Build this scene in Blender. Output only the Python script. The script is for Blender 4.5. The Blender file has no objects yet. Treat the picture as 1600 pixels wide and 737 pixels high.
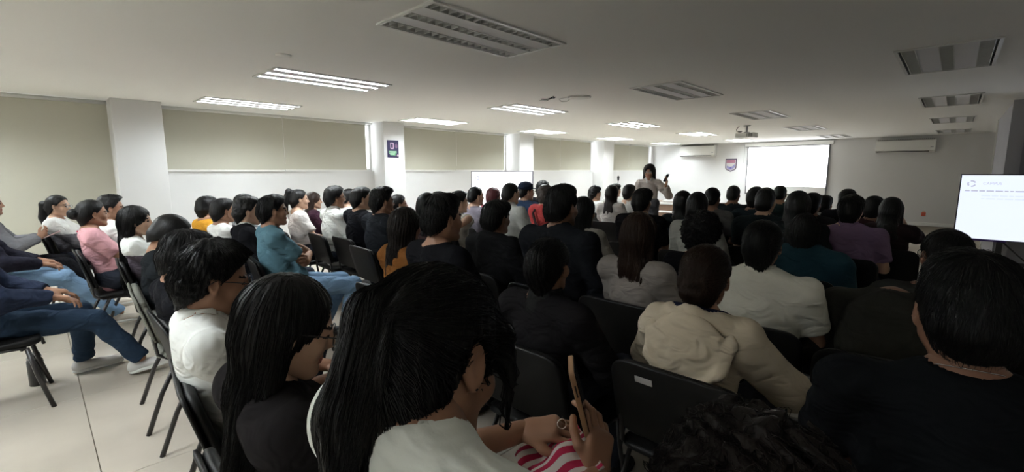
import bpy, math, random
import numpy as np
from mathutils import Vector, Matrix
R = math.radians
PI = math.pi
random.seed(7); rng = np.random.RandomState(7)
SC = bpy.context.scene
COL = SC.collection

# ---------------------------------------------------------------- camera
F_PX, YAW, PIT, CH = 718.0, R(43.81), R(8.0), 1.45
cam = bpy.data.cameras.new('camera')
cam.sensor_width = 36.0; cam.lens = F_PX / 1600 * 36.0; cam.clip_start = 0.05; cam.clip_end = 200
camo = bpy.data.objects.new('camera', cam); COL.objects.link(camo)
camo.location = (0, 0, CH); camo.rotation_euler = (PI / 2 - PIT, 0, YAW)
SC.camera = camo
# ---------------------------------------------------------------- world (bright overcast daylight outside the blinds)
w = bpy.data.worlds.new('world'); SC.world = w; w.use_nodes = True
w.node_tree.nodes['Background'].inputs[0].default_value = (0.93, 0.97, 1.0, 1)
w.node_tree.nodes['Background'].inputs[1].default_value = 5.0
# ---------------------------------------------------------------- exposure
SC.view_settings.view_transform = 'Standard'; SC.view_settings.look = 'None'
SC.view_settings.exposure = 0.16; SC.view_settings.gamma = 1.0; SC.view_settings.use_curve_mapping = False
TUBE = 150.0         # brightness of the lit fluorescent tubes
SCREEN = 4.5        # projected picture
TVLIGHT = 1.0
SC.cycles.use_denoising = True
SC.cycles.max_bounces = 8; SC.cycles.diffuse_bounces = 5; SC.cycles.glossy_bounces = 3
SC.cycles.transmission_bounces = 4; SC.cycles.caustics_reflective = False; SC.cycles.caustics_refractive = False

# ================================================================ materials
MC = {}
def mat(name, col, rough=.8, spec=.3, metal=0, emit=None, estr=0, bump=None, vary=0, vscale=4, trans=0, sheen=0, alpha=1):
    if name in MC: return MC[name]
    m = bpy.data.materials.new(name); m.use_nodes = True; MC[name] = m
    nt = m.node_tree; b = nt.nodes['Principled BSDF']
    b.inputs['Base Color'].default_value = (*col, 1); b.inputs['Roughness'].default_value = rough
    b.inputs['Specular IOR Level'].default_value = spec; b.inputs['Metallic'].default_value = metal
    if sheen: b.inputs['Sheen Weight'].default_value = sheen
    if trans: b.inputs['Transmission Weight'].default_value = trans
    if alpha < 1: b.inputs['Alpha'].default_value = alpha
    if emit:
        b.inputs['Emission Color'].default_value = (*emit, 1); b.inputs['Emission Strength'].default_value = estr
    tc = None
    if bump or vary:
        tc = nt.nodes.new('ShaderNodeTexCoord')
    if vary:
        n = nt.nodes.new('ShaderNodeTexNoise'); n.inputs['Scale'].default_value = vscale; n.inputs['Detail'].default_value = 4
        nt.links.new(tc.outputs['Object'], n.inputs['Vector'])
        mr = nt.nodes.new('ShaderNodeMapRange'); mr.inputs['To Min'].default_value = 1 - vary; mr.inputs['To Max'].default_value = 1 + vary
        nt.links.new(n.outputs['Fac'], mr.inputs['Value'])
        mx = nt.nodes.new('ShaderNodeVectorMath'); mx.operation = 'SCALE'; mx.inputs[0].default_value = col
        nt.links.new(mr.outputs['Result'], mx.inputs['Scale']); nt.links.new(mx.outputs['Vector'], b.inputs['Base Color'])
    if bump:
        sc3, strength, dist, kind = bump
        mp = nt.nodes.new('ShaderNodeMapping'); mp.inputs['Scale'].default_value = sc3
        nt.links.new(tc.outputs['Object'], mp.inputs['Vector'])
        if kind == 'wave':
            n = nt.nodes.new('ShaderNodeTexWave'); n.inputs['Scale'].default_value = 1; n.inputs['Distortion'].default_value = 3
        else:
            n = nt.nodes.new('ShaderNodeTexNoise'); n.inputs['Scale'].default_value = 1; n.inputs['Detail'].default_value = 3
        nt.links.new(mp.outputs['Vector'], n.inputs['Vector'])
        bp = nt.nodes.new('ShaderNodeBump'); bp.inputs['Strength'].default_value = strength; bp.inputs['Distance'].default_value = dist
        nt.links.new(n.outputs['Fac'], bp.inputs['Height']); nt.links.new(bp.outputs['Normal'], b.inputs['Normal'])
    return m
def fabric(name, col, rough=.9):
    m = mat(name, col, rough, .04 if max(col) < .05 else .12, vary=.07, vscale=7)
    nt = m.node_tree
    if 'folds' in nt.nodes: return m
    b = nt.nodes['Principled BSDF']; tc = nt.nodes.new('ShaderNodeTexCoord')
    wv = nt.nodes.new('ShaderNodeTexNoise'); wv.name = 'folds'; wv.inputs['Scale'].default_value = 9; wv.inputs['Detail'].default_value = 2; wv.inputs['Distortion'].default_value = .9
    fn = nt.nodes.new('ShaderNodeTexNoise'); fn.inputs['Scale'].default_value = 260
    mp = nt.nodes.new('ShaderNodeMapping'); mp.inputs['Scale'].default_value = (1, 1, 1.7); mp.inputs['Rotation'].default_value = (.3, .5, 0)
    nt.links.new(tc.outputs['Object'], mp.inputs['Vector']); nt.links.new(mp.outputs['Vector'], wv.inputs['Vector']); nt.links.new(tc.outputs['Object'], fn.inputs['Vector'])
    b1 = nt.nodes.new('ShaderNodeBump'); b1.inputs['Strength'].default_value = .9; b1.inputs['Distance'].default_value = .026
    b2 = nt.nodes.new('ShaderNodeBump'); b2.inputs['Strength'].default_value = .25; b2.inputs['Distance'].default_value = .001
    nt.links.new(wv.outputs['Fac'], b1.inputs['Height']); nt.links.new(fn.outputs['Fac'], b2.inputs['Height']); nt.links.new(b1.outputs['Normal'], b2.inputs['Normal']); nt.links.new(b2.outputs['Normal'], b.inputs['Normal'])
    return m

M_wall = mat('white_paint', (.68, .68, .675), .75, .2, bump=((30, 30, 30), .05, .002, 'noise'))
M_ceil = mat('ceiling_paint', (.90, .90, .875), .85, .1, bump=((14, 14, 14), .04, .003, 'noise'))
M_grey = mat('grey_paint', (.33, .33, .36), .7, .2, vary=.06)
M_grey_lit = mat('grey_paint_lit', (.42, .42, .45), .7, .2)  # lighter copy of the block's grey, light on its front face painted in
M_trim = mat('trim_white', (.8, .8, .78), .5)
M_alu = mat('aluminium', (.7, .7, .7), .35, .5, .8)
M_white_metal = mat('white_enamel', (.72, .72, .70), .4, .5)
M_plastic_w = mat('white_plastic', (.75, .75, .72), .45, .5)
M_black_metal = mat('black_metal', (.018, .016, .016), .35, .5)
M_chair = mat('black_vinyl', (.006, .0058, .0058), .5, .18, bump=((160, 160, 160), .25, .001, 'noise'))
M_chairback = mat('black_shell_plastic', (.007, .0065, .0062), .48, .2, bump=((200, 200, 200), .15, .001, 'noise'))
M_chairgrey = fabric('grey_green_upholstery', (.17, .17, .145))
M_reflector = mat('louver_reflector', (.75, .75, .74), .28, .6, .75)
M_louver = mat('louver_blade', (.62, .62, .60), .35, .6, .25)
M_fixpanel = mat('fixture_panel', (.80, .80, .82), .9, .05)
M_darkgap = mat('louver_dark', (.10, .10, .10), .5)
M_tube_on = mat('lit_tube', (.9, .9, .9), .4, emit=(.90, .97, 1.0), estr=TUBE)
M_tube_off = mat('unlit_tube', (.8, .8, .8), .3)
M_sole = mat('shoe_sole', (.6, .6, .57), .6)
M_shoe_w = mat('white_shoe', (.55, .54, .52), .6)
M_shoe_b = mat('black_shoe', (.02, .02, .022), .5)
M_shoe_c = mat('cream_shoe', (.55, .50, .43), .6)
M_silver = mat('silver', (.8, .8, .8), .2, .5, 1)
M_gold = mat('gilt', (.75, .6, .35), .25, .5, 1)
M_eye = mat('eye', (.03, .02, .018), .2, .6)
M_lip = mat('lip', (.36, .13, .11), .5)
M_glass = mat('spectacle_lens', (.9, .95, .95), .05, .5, alpha=.18)
M_frame = mat('spectacle_frame', (.02, .018, .02), .3, .6)

def blind_mat():
    m = bpy.data.materials.new('roller_blind_fabric'); m.use_nodes = True; nt = m.node_tree
    nt.nodes.remove(nt.nodes['Principled BSDF']); out = nt.nodes['Material Output']
    d = nt.nodes.new('ShaderNodeBsdfDiffuse'); d.inputs[0].default_value = (.47, .46, .385, 1)
    t = nt.nodes.new('ShaderNodeBsdfTranslucent'); t.inputs[0].default_value = (.50, .47, .38, 1)
    mx = nt.nodes.new('ShaderNodeMixShader'); mx.inputs[0].default_value = .012
    tc = nt.nodes.new('ShaderNodeTexCoord'); n = nt.nodes.new('ShaderNodeTexNoise'); n.inputs['Scale'].default_value = 180
    nt.links.new(tc.outputs['Object'], n.inputs['Vector'])
    bp = nt.nodes.new('ShaderNodeBump'); bp.inputs['Strength'].default_value = .15; bp.inputs['Distance'].default_value = .001
    nt.links.new(n.outputs['Fac'], bp.inputs['Height']); nt.links.new(bp.outputs['Normal'], d.inputs['Normal'])
    nt.links.new(d.outputs[0], mx.inputs[1]); nt.links.new(t.outputs[0], mx.inputs[2]); nt.links.new(mx.outputs[0], out.inputs[0])
    return m
M_blind = blind_mat()
def pane_mat():
    m = bpy.data.materials.new('window_glass'); m.use_nodes = True; nt = m.node_tree
    nt.nodes.remove(nt.nodes['Principled BSDF']); out = nt.nodes['Material Output']
    a = nt.nodes.new('ShaderNodeBsdfTransparent'); g = nt.nodes.new('ShaderNodeBsdfGlossy'); g.inputs['Roughness'].default_value = .05
    mx = nt.nodes.new('ShaderNodeMixShader'); mx.inputs[0].default_value = .06
    nt.links.new(a.outputs[0], mx.inputs[1]); nt.links.new(g.outputs[0], mx.inputs[2]); nt.links.new(mx.outputs[0], out.inputs[0])
    return m
M_pane = pane_mat()
def tile_mat():
    m = mat('porcelain_tile', (.44, .375, .29), .22, .5)
    nt = m.node_tree; b = nt.nodes['Principled BSDF']
    g = nt.nodes.new('ShaderNodeNewGeometry')
    n1 = nt.nodes.new('ShaderNodeTexNoise'); n1.inputs['Scale'].default_value = 1.7; n1.inputs['Detail'].default_value = 6
    nt.links.new(g.outputs['Position'], n1.inputs['Vector'])
    oi = nt.nodes.new('ShaderNodeObjectInfo')
    r = nt.nodes.new('ShaderNodeValToRGB'); r.color_ramp.elements[0].color = (.46, .41, .345, 1); r.color_ramp.elements[1].color = (.54, .485, .41, 1)
    r.color_ramp.elements[0].position = .3; r.color_ramp.elements[1].position = .7
    nt.links.new(n1.outputs['Fac'], r.inputs['Fac'])
    mr = nt.nodes.new('ShaderNodeMapRange'); mr.inputs['To Min'].default_value = .96; mr.inputs['To Max'].default_value = 1.03
    nt.links.new(oi.outputs['Random'], mr.inputs['Value'])
    vm = nt.nodes.new('ShaderNodeVectorMath'); vm.operation = 'SCALE'
    nt.links.new(r.outputs['Color'], vm.inputs[0]); nt.links.new(mr.outputs['Result'], vm.inputs['Scale'])
    nt.links.new(vm.outputs['Vector'], b.inputs['Base Color'])
    return m
M_tile = tile_mat()
M_grout = mat('grout', (.22, .19, .15), .9)

SKINS = {}
def skin(tone):
    cs = {'a': (.40, .225, .145), 'b': (.33, .175, .11), 'c': (.50, .31, .215), 'd': (.25, .13, .085)}
    return mat('skin_' + {'a': 'tan', 'b': 'brown', 'c': 'fair', 'd': 'deep'}[tone], cs[tone], .5, .35, vary=.06, vscale=18)
def hairm(c):
    cs = {'black': (.006, .0055, .0055), 'brown': (.022, .011, .007), 'dark': (.010, .007, .006), 'red': (.07, .018, .022), 'grey': (.06, .05, .046)}
    return mat('hair_' + c, cs[c], .5, .22, bump=((90, 90, 12), .6, .004, 'noise'))

# ================================================================ low level mesh builder
class MB:
    def __init__(s): s.v = []; s.f = []; s.m = []; s.cur = 0
    def add(s, vs, fs):
        b = len(s.v); s.v += [tuple(v) for v in vs]; s.f += [tuple(b + i for i in f) for f in fs]; s.m += [s.cur] * len(fs); return s
    def box(s, x0, x1, y0, y1, z0, z1, M=None):
        vs = [(x, y, z) for z in (z0, z1) for y in (y0, y1) for x in (x0, x1)]
        if M is not None: vs = [tuple(M @ Vector(v)) for v in vs]
        return s.add(vs, [(0, 2, 3, 1), (4, 5, 7, 6), (0, 1, 5, 4), (2, 6, 7, 3), (0, 4, 6, 2), (1, 3, 7, 5)])
    def tube(s, pts, r, n=8, caps=True, flat=None):
        pts = [Vector(p) for p in pts]; k = len(pts)
        rs = r if isinstance(r, (list, tuple)) else [r] * k
        t0 = (pts[1] - pts[0]).normalized(); up = Vector((0, 0, 1)) if abs(t0.z) < .9 else Vector((1, 0, 0))
        nrm = t0.cross(up).normalized(); vs = []
        for i, p in enumerate(pts):
            t = (pts[min(i + 1, k - 1)] - pts[max(i - 1, 0)]).normalized()
            nrm = (nrm - t * nrm.dot(t)).normalized(); b = t.cross(nrm)
            for j in range(n):
                a = 2 * PI * j / n; c, d = math.cos(a), math.sin(a)
                if flat: d *= flat
                vs.append(p + (nrm * c + b * d) * rs[i])
        fs = [(i * n + j, i * n + (j + 1) % n, (i + 1) * n + (j + 1) % n, (i + 1) * n + j) for i in range(k - 1) for j in range(n)]
        if caps: fs += [tuple(range(n))[::-1], tuple((k - 1) * n + j for j in range(n))]
        return s.add(vs, fs)
    def lathe(s, prof, n=20, c=(0, 0, 0), M=None):
        vs = []
        for r, z in prof:
            for j in range(n):
                a = 2 * PI * j / n; v = Vector((c[0] + r * math.cos(a), c[1] + r * math.sin(a), c[2] + z))
                vs.append(M @ v if M is not None else v)
        k = len(prof)
        fs = [(i * n + j, i * n + (j + 1) % n, (i + 1) * n + (j + 1) % n, (i + 1) * n + j) for i in range(k - 1) for j in range(n)]
        fs += [tuple(range(n))[::-1], tuple((k - 1) * n + j for j in range(n))]
        return s.add(vs, fs)
    def prism(s, outline, h0, h1, M=None):           # outline in xy, extruded z
        n = len(outline); vs = [Vector((x, y, h0)) for x, y in outline] + [Vector((x, y, h1)) for x, y in outline]
        if M is not None: vs = [M @ v for v in vs]
        return s.add(vs, [tuple(range(n))[::-1], tuple(range(n, 2 * n))] + [(i, (i + 1) % n, n + (i + 1) % n, n + i) for i in range(n)])
    def torus(s, R_, r, n=20, m=6, M=None, sx=1, sy=1):
        vs = []
        for i in range(n):
            a = 2 * PI * i / n
            for j in range(m):
                b = 2 * PI * j / m; rr = R_ + r * math.cos(b)
                v = Vector((rr * math.cos(a) * sx, rr * math.sin(a) * sy, r * math.sin(b)))
                vs.append(M @ v if M is not None else v)
        return s.add(vs, [(i * m + j, ((i + 1) % n) * m + j, ((i + 1) % n) * m + (j + 1) % m, i * m + (j + 1) % m) for i in range(n) for j in range(m)])
    def build(s, name, mats, parent=None, smooth=False, bevel=0):
        me = bpy.data.meshes.new(name); me.from_pydata(s.v, [], s.f)
        for m in (mats if isinstance(mats, (list, tuple)) else [mats]): me.materials.append(m)
        if len(me.materials) > 1: me.polygons.foreach_set('material_index', s.m)
        me.update()
        return link(name, me, parent, smooth, bevel)
def link(name, me, parent=None, smooth=False, bevel=0):
    o = bpy.data.objects.new(name, me); COL.objects.link(o)
    if parent: o.parent = parent
    if smooth: me.polygons.foreach_set('use_smooth', [True] * len(me.polygons))
    if bevel:
        b = o.modifiers.new('bevel', 'BEVEL'); b.width = bevel; b.segments = 2; b.limit_method = 'ANGLE'
    return o
def tag(o, label=None, cat=None, group=None, kind=None):
    if label: o['label'] = label
    if cat: o['category'] = cat
    if group: o['group'] = group
    if kind: o['kind'] = kind
    return o
def empty(name, loc=(0, 0, 0), rz=0):
    o = bpy.data.objects.new(name, None); COL.objects.link(o); o.location = loc; o.rotation_euler = (0, 0, rz); o.empty_display_size = .1
    return o
def struct(o): o['kind'] = 'structure'; return o
def copy_tree(o, parent=None):
    c = o.copy(); COL.objects.link(c)
    if parent: c.parent = parent
    for ch in kids.get(o.name, []): copy_tree(ch, c)
    return c
kids = {}
def note_kids(o):
    kids[o.name] = list(o.children)
    for c in o.children: note_kids(c)
def rrect(w_, h_, r, n=5):
    out = []
    for cx, cy, a0 in ((w_ / 2 - r, h_ / 2 - r, 0), (-w_ / 2 + r, h_ / 2 - r, 90), (-w_ / 2 + r, -h_ / 2 + r, 180), (w_ / 2 - r, -h_ / 2 + r, 270)):
        for i in range(n + 1):
            a = R(a0 + 90 * i / n); out.append((cx + r * math.cos(a), cy + r * math.sin(a)))
    return out

# ---- pixel helpers (used only to place things at their real position in the room)
_cy, _sy, _cp, _sp = math.cos(YAW), math.sin(YAW), math.cos(PIT), math.sin(PIT)
FW = np.array([-_sy * _cp, _cy * _cp, -_sp]); RT = np.array([_cy, _sy, 0.]); UP = np.cross(RT, FW)
def ray(u, v): return FW + (u - 800) / F_PX * RT - (v - 368.5) / F_PX * UP
def at_depth(u, v, Z): d = ray(u, v) * Z; return np.array([d[0], d[1], CH + d[2]])
def at_z(u, v, z): d = ray(u, v); t = (z - CH) / d[2]; return np.array([d[0] * t, d[1] * t, z])
def on_front(u, v, y): d = ray(u, v); t = y / d[1]; return d[0] * t, CH + d[2] * t

# ================================================================ implicit surfaces (smooth bodies)
class Field:
    def __init__(s, lo, hi, h):
        s.lo = np.array(lo, float); s.h = h; s.n = np.maximum(4, np.ceil((np.array(hi) - s.lo) / h).astype(int) + 1)
        s.D = np.full(s.n, .2, np.float32)
    def _sub(s, lo, hi):
        a = np.clip(np.floor((lo - s.lo) / s.h).astype(int), 0, s.n); b = np.clip(np.ceil((hi - s.lo) / s.h).astype(int) + 1, 0, s.n)
        if np.any(b <= a): return None, None
        ax = [s.lo[i] + s.h * np.arange(a[i], b[i], dtype=np.float32) for i in range(3)]
        P = np.stack(np.meshgrid(*ax, indexing='ij'), -1).astype(np.float32)
        return (slice(a[0], b[0]), slice(a[1], b[1]), slice(a[2], b[2])), P
    def _mix(s, sl, d, k, sub):
        D = s.D[sl]
        if sub:
            if k > 0:
                hh = np.clip(.5 - .5 * (D + d) / k, 0, 1); s.D[sl] = D * (1 - hh) - d * hh + k * hh * (1 - hh)
            else: s.D[sl] = np.maximum(D, -d)
        elif k > 0:
            hh = np.clip(.5 + .5 * (D - d) / k, 0, 1); s.D[sl] = D * (1 - hh) + d * hh - k * hh * (1 - hh)
        else: s.D[sl] = np.minimum(D, d)
    def cone(s, a, b, ra, rb, k=.02, sub=False, flat=None, clipb=False, clipa=False):
        a = np.array(a, np.float32); b = np.array(b, np.float32); m = max(ra, rb) + k + 2 * s.h
        sl, P = s._sub(np.minimum(a, b) - m, np.maximum(a, b) + m)
        if sl is None: return
        ab = b - a; L = float(ab @ ab) + 1e-9; q = P - a
        t = np.clip((q @ ab) / L, 0, 1); v = q - t[..., None] * ab
        if flat is not None:
            ax, f = flat; ax = np.array(ax, np.float32); c = v @ ax; v = v + ((1 / f - 1) * c)[..., None] * ax
        d = np.sqrt((v * v).sum(-1)) - (ra + (rb - ra) * t)
        if clipb: d = np.maximum(d, ((P - b) @ ab) / math.sqrt(L))
        if clipa: d = np.maximum(d, -((P - a) @ ab) / math.sqrt(L))
        s._mix(sl, d, k, sub)
    def ell(s, c, r, k=.02, sub=False, rotx=0, roty=0, rotz=0):
        c = np.array(c, np.float32); r = np.array(r, np.float32); m = r.max() + k + 2 * s.h
        sl, P = s._sub(c - m, c + m)
        if sl is None: return
        q = P - c
        if rotx or roty or rotz:
            Mx = np.array((Matrix.Rotation(rotx, 3, 'X') @ Matrix.Rotation(roty, 3, 'Y') @ Matrix.Rotation(rotz, 3, 'Z')), np.float32)
            q = q @ Mx
        k0 = np.sqrt(((q / r) ** 2).sum(-1)); k1 = np.sqrt(((q / (r * r)) ** 2).sum(-1)) + 1e-6
        s._mix(sl, k0 * (k0 - 1) / k1, k, sub)
    def grid(s):
        ax = [s.lo[i] + s.h * np.arange(s.n[i], dtype=np.float32) for i in range(3)]
        return np.meshgrid(*ax, indexing='ij')
    def mesh(s):
        D = s.D; D[0] = D[-1] = .2; D[:, 0] = D[:, -1] = .2; D[:, :, 0] = D[:, :, -1] = .2
        S = D < 0; n = D.shape
        cnt = np.zeros((n[0] - 1, n[1] - 1, n[2] - 1), np.int8)
        for dx in (0, 1):
            for dy in (0, 1):
                for dz in (0, 1): cnt += S[dx:n[0] - 1 + dx, dy:n[1] - 1 + dy, dz:n[2] - 1 + dz]
        act = (cnt > 0) & (cnt < 8); I = np.argwhere(act)
        if len(I) == 0: return np.zeros((0, 3)), np.zeros((0, 4), int)
        idx = np.full(act.shape, -1, np.int64); idx[act] = np.arange(len(I))
        C = {}
        for dx in (0, 1):
            for dy in (0, 1):
                for dz in (0, 1): C[dx, dy, dz] = D[I[:, 0] + dx, I[:, 1] + dy, I[:, 2] + dz]
        acc = np.zeros((len(I), 3)); wt = np.zeros(len(I))
        for ax in range(3):
            o = [i for i in range(3) if i != ax]
            for p in (0, 1):
                for q in (0, 1):
                    a = [0, 0, 0]; a[o[0]] = p; a[o[1]] = q; b = list(a); b[ax] = 1
                    A, B = C[tuple(a)], C[tuple(b)]; mk = (A < 0) != (B < 0)
                    t = np.where(mk, A / np.where(mk, A - B, 1), 0)
                    pos = np.zeros((len(I), 3)); pos[:, o[0]] = p; pos[:, o[1]] = q; pos[:, ax] = t
                    acc += pos * mk[:, None]; wt += mk
        V = s.lo + s.h * (I + acc / wt[:, None])
        Fs = []
        for ax in range(3):
            o = [(ax + 1) % 3, (ax + 2) % 3]
            a = [slice(None)] * 3; b = [slice(None)] * 3; a[ax] = slice(0, -1); b[ax] = slice(1, None)
            E = np.argwhere(S[tuple(a)] != S[tuple(b)])
            E = E[(E[:, o[0]] > 0) & (E[:, o[1]] > 0) & (E[:, o[0]] < n[o[0]] - 1) & (E[:, o[1]] < n[o[1]] - 1)]
            q = []
            for d0, d1 in ((-1, -1), (0, -1), (0, 0), (-1, 0)):
                c = E.copy(); c[:, o[0]] += d0; c[:, o[1]] += d1; q.append(idx[c[:, 0], c[:, 1], c[:, 2]])
            q = np.stack(q, 1); inside = S[E[:, 0], E[:, 1], E[:, 2]]
            q[~inside] = q[~inside][:, ::-1]; Fs.append(q)
        Fq = np.concatenate(Fs); Fq = Fq[(Fq >= 0).all(1)]
        return V, Fq
    def sample(s, P):
        g = (P - s.lo) / s.h; g = np.clip(g, 0, s.n - 1.001); i = g.astype(int); f = g - i; out = 0
        for dx in (0, 1):
            for dy in (0, 1):
                for dz in (0, 1):
                    ww = (f[:, 0] if dx else 1 - f[:, 0]) * (f[:, 1] if dy else 1 - f[:, 1]) * (f[:, 2] if dz else 1 - f[:, 2])
                    out = out + ww * s.D[i[:, 0] + dx, i[:, 1] + dy, i[:, 2] + dz]
        return out
    def grad(s, P):
        e = s.h; G = np.stack([s.sample(P + np.eye(3)[a] * e) - s.sample(P - np.eye(3)[a] * e) for a in range(3)], 1)
        return G / (np.linalg.norm(G, axis=1, keepdims=True) + 1e-9)
def mesh_np(name, V, Fq, mats, mi=None, tris=None):
    me = bpy.data.meshes.new(name)
    V = np.asarray(V, np.float32); Fq = np.asarray(Fq, np.int32); nf = len(Fq)
    me.vertices.add(len(V)); me.vertices.foreach_set('co', V.ravel())
    me.loops.add(nf * 4); me.loops.foreach_set('vertex_index', Fq.ravel())
    me.polygons.add(nf); me.polygons.foreach_set('loop_start', np.arange(0, nf * 4, 4, dtype=np.int32))
    me.polygons.foreach_set('use_smooth', np.ones(nf, bool))
    for m in (mats if isinstance(mats, (list, tuple)) else [mats]): me.materials.append(m)
    if mi is not None: me.polygons.foreach_set('material_index', np.asarray(mi, np.int32))
    me.update(calc_edges=True); me.validate()
    return me
def tubes_np(paths, rad, n=3):
    """paths (k, m, 3) -> thin tapering tubes as one quad mesh"""
    k, m, _ = paths.shape
    T = np.gradient(paths, axis=1); T /= np.linalg.norm(T, axis=2, keepdims=True) + 1e-9
    ref = np.array([.31, .77, .55]); A = np.cross(T, ref); A /= np.linalg.norm(A, axis=2, keepdims=True) + 1e-9; B = np.cross(T, A)
    taper = np.linspace(1, .35, m)[None, :, None] * (rad if np.ndim(rad) == 0 else np.asarray(rad)[:, None, None])
    rings = [paths + (A * math.cos(2 * PI * j / n) + B * math.sin(2 * PI * j / n)) * taper for j in range(n)]
    V = np.stack(rings, 2).reshape(-1, 3)
    base = (np.arange(k)[:, None, None] * m + np.arange(m - 1)[None, :, None]) * n; j = np.arange(n)[None, None, :]
    q = np.stack([base + j, base + (j + 1) % n, base + n + (j + 1) % n, base + n + j], -1).reshape(-1, 4)
    return V, q

# ================================================================ head, hair, hand, shoe templates
def head_template(h, fem=False):
    f = Field((-.105, -.13, -.24), (.105, .135, .14), h)
    j = .92 if fem else 1.0
    f.ell((0, -.012, .033), (.074, .094, .087), 0)
    f.ell((0, .03, -.03), (.057 * j, .058, .078), .03)
    for sx in (-1, 1):
        f.cone((sx * .056 * j, -.005, -.045), (sx * .02, .06, -.095), .019, .017, .025)
        f.ell((sx * .036, .060, -.025), (.024, .022, .024), .02)
    f.ell((0, .068, -.094), (.022, .019, .018), .02)
    f.cone((-.034, .078, .022), (.034, .078, .022), .010, .010, .015)
    for sx in (-1, 1): f.ell((sx * .031, .098, .004), (.018, .013, .011), .012, sub=True)
    for sx in (-1, 1): f.ell((sx * .031, .073, .004), (.0135, .0135, .0125), .002)
    f.cone((0, .086, .010), (0, .100, -.022), .0075, .0112, .014)
    for sx in (-1, 1): f.ell((sx * .012, .091, -.027), (.009, .010, .007), .006)
    f.cone((-.017, .082, -.054), (.017, .082, -.054), .0065, .0065, .006)
    f.cone((-.014, .081, -.064), (.014, .081, -.064), .0075, .0075, .006)
    f.cone((-.02, .094, -.0592), (.02, .094, -.0592), .003, .003, .003, sub=True)
    for sx in (-1, 1):
        f.ell((sx * .079, -.008, .0), (.008, .019, .032), .006, rotz=sx * -.35, rotx=.15)
        f.ell((sx * .0865, -.003, .002), (.006, .011, .019), .004, sub=True, rotz=sx * -.35)
        f.ell((sx * .077, .001, -.027), (.006, .009, .009), .005)
    nr = .046 if fem else .056
    f.cone((0, -.026, -.05), (0, -.034, -.125), nr, nr, .035)
    V, Q = f.mesh(); C = V[Q].mean(1); mi = np.zeros(len(Q), int)
    ax = np.abs(C[:, 0])
    eye = (((ax - .031) / .0145) ** 2 + ((C[:, 2] - .004) / .0065) ** 2 < 1) & (C[:, 1] > .072)
    lip = (ax < .024) & (C[:, 2] < -.049) & (C[:, 2] > -.071) & (C[:, 1] > .078)
    brow = (ax > .014) & (ax < .048) & (np.abs(C[:, 2] - .0265 - .004 * (ax < .035)) < .0038) & (C[:, 1] > .06)
    mi[eye] = 1; mi[lip] = 2; mi[brow] = 1
    return V, Q, mi
_T = {}
def cached(key, fn, *a, **k):
    kk = (key,) + a + tuple(sorted(k.items()))
    if kk not in _T: _T[kk] = fn(*a, **k)
    return _T[kk]

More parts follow.
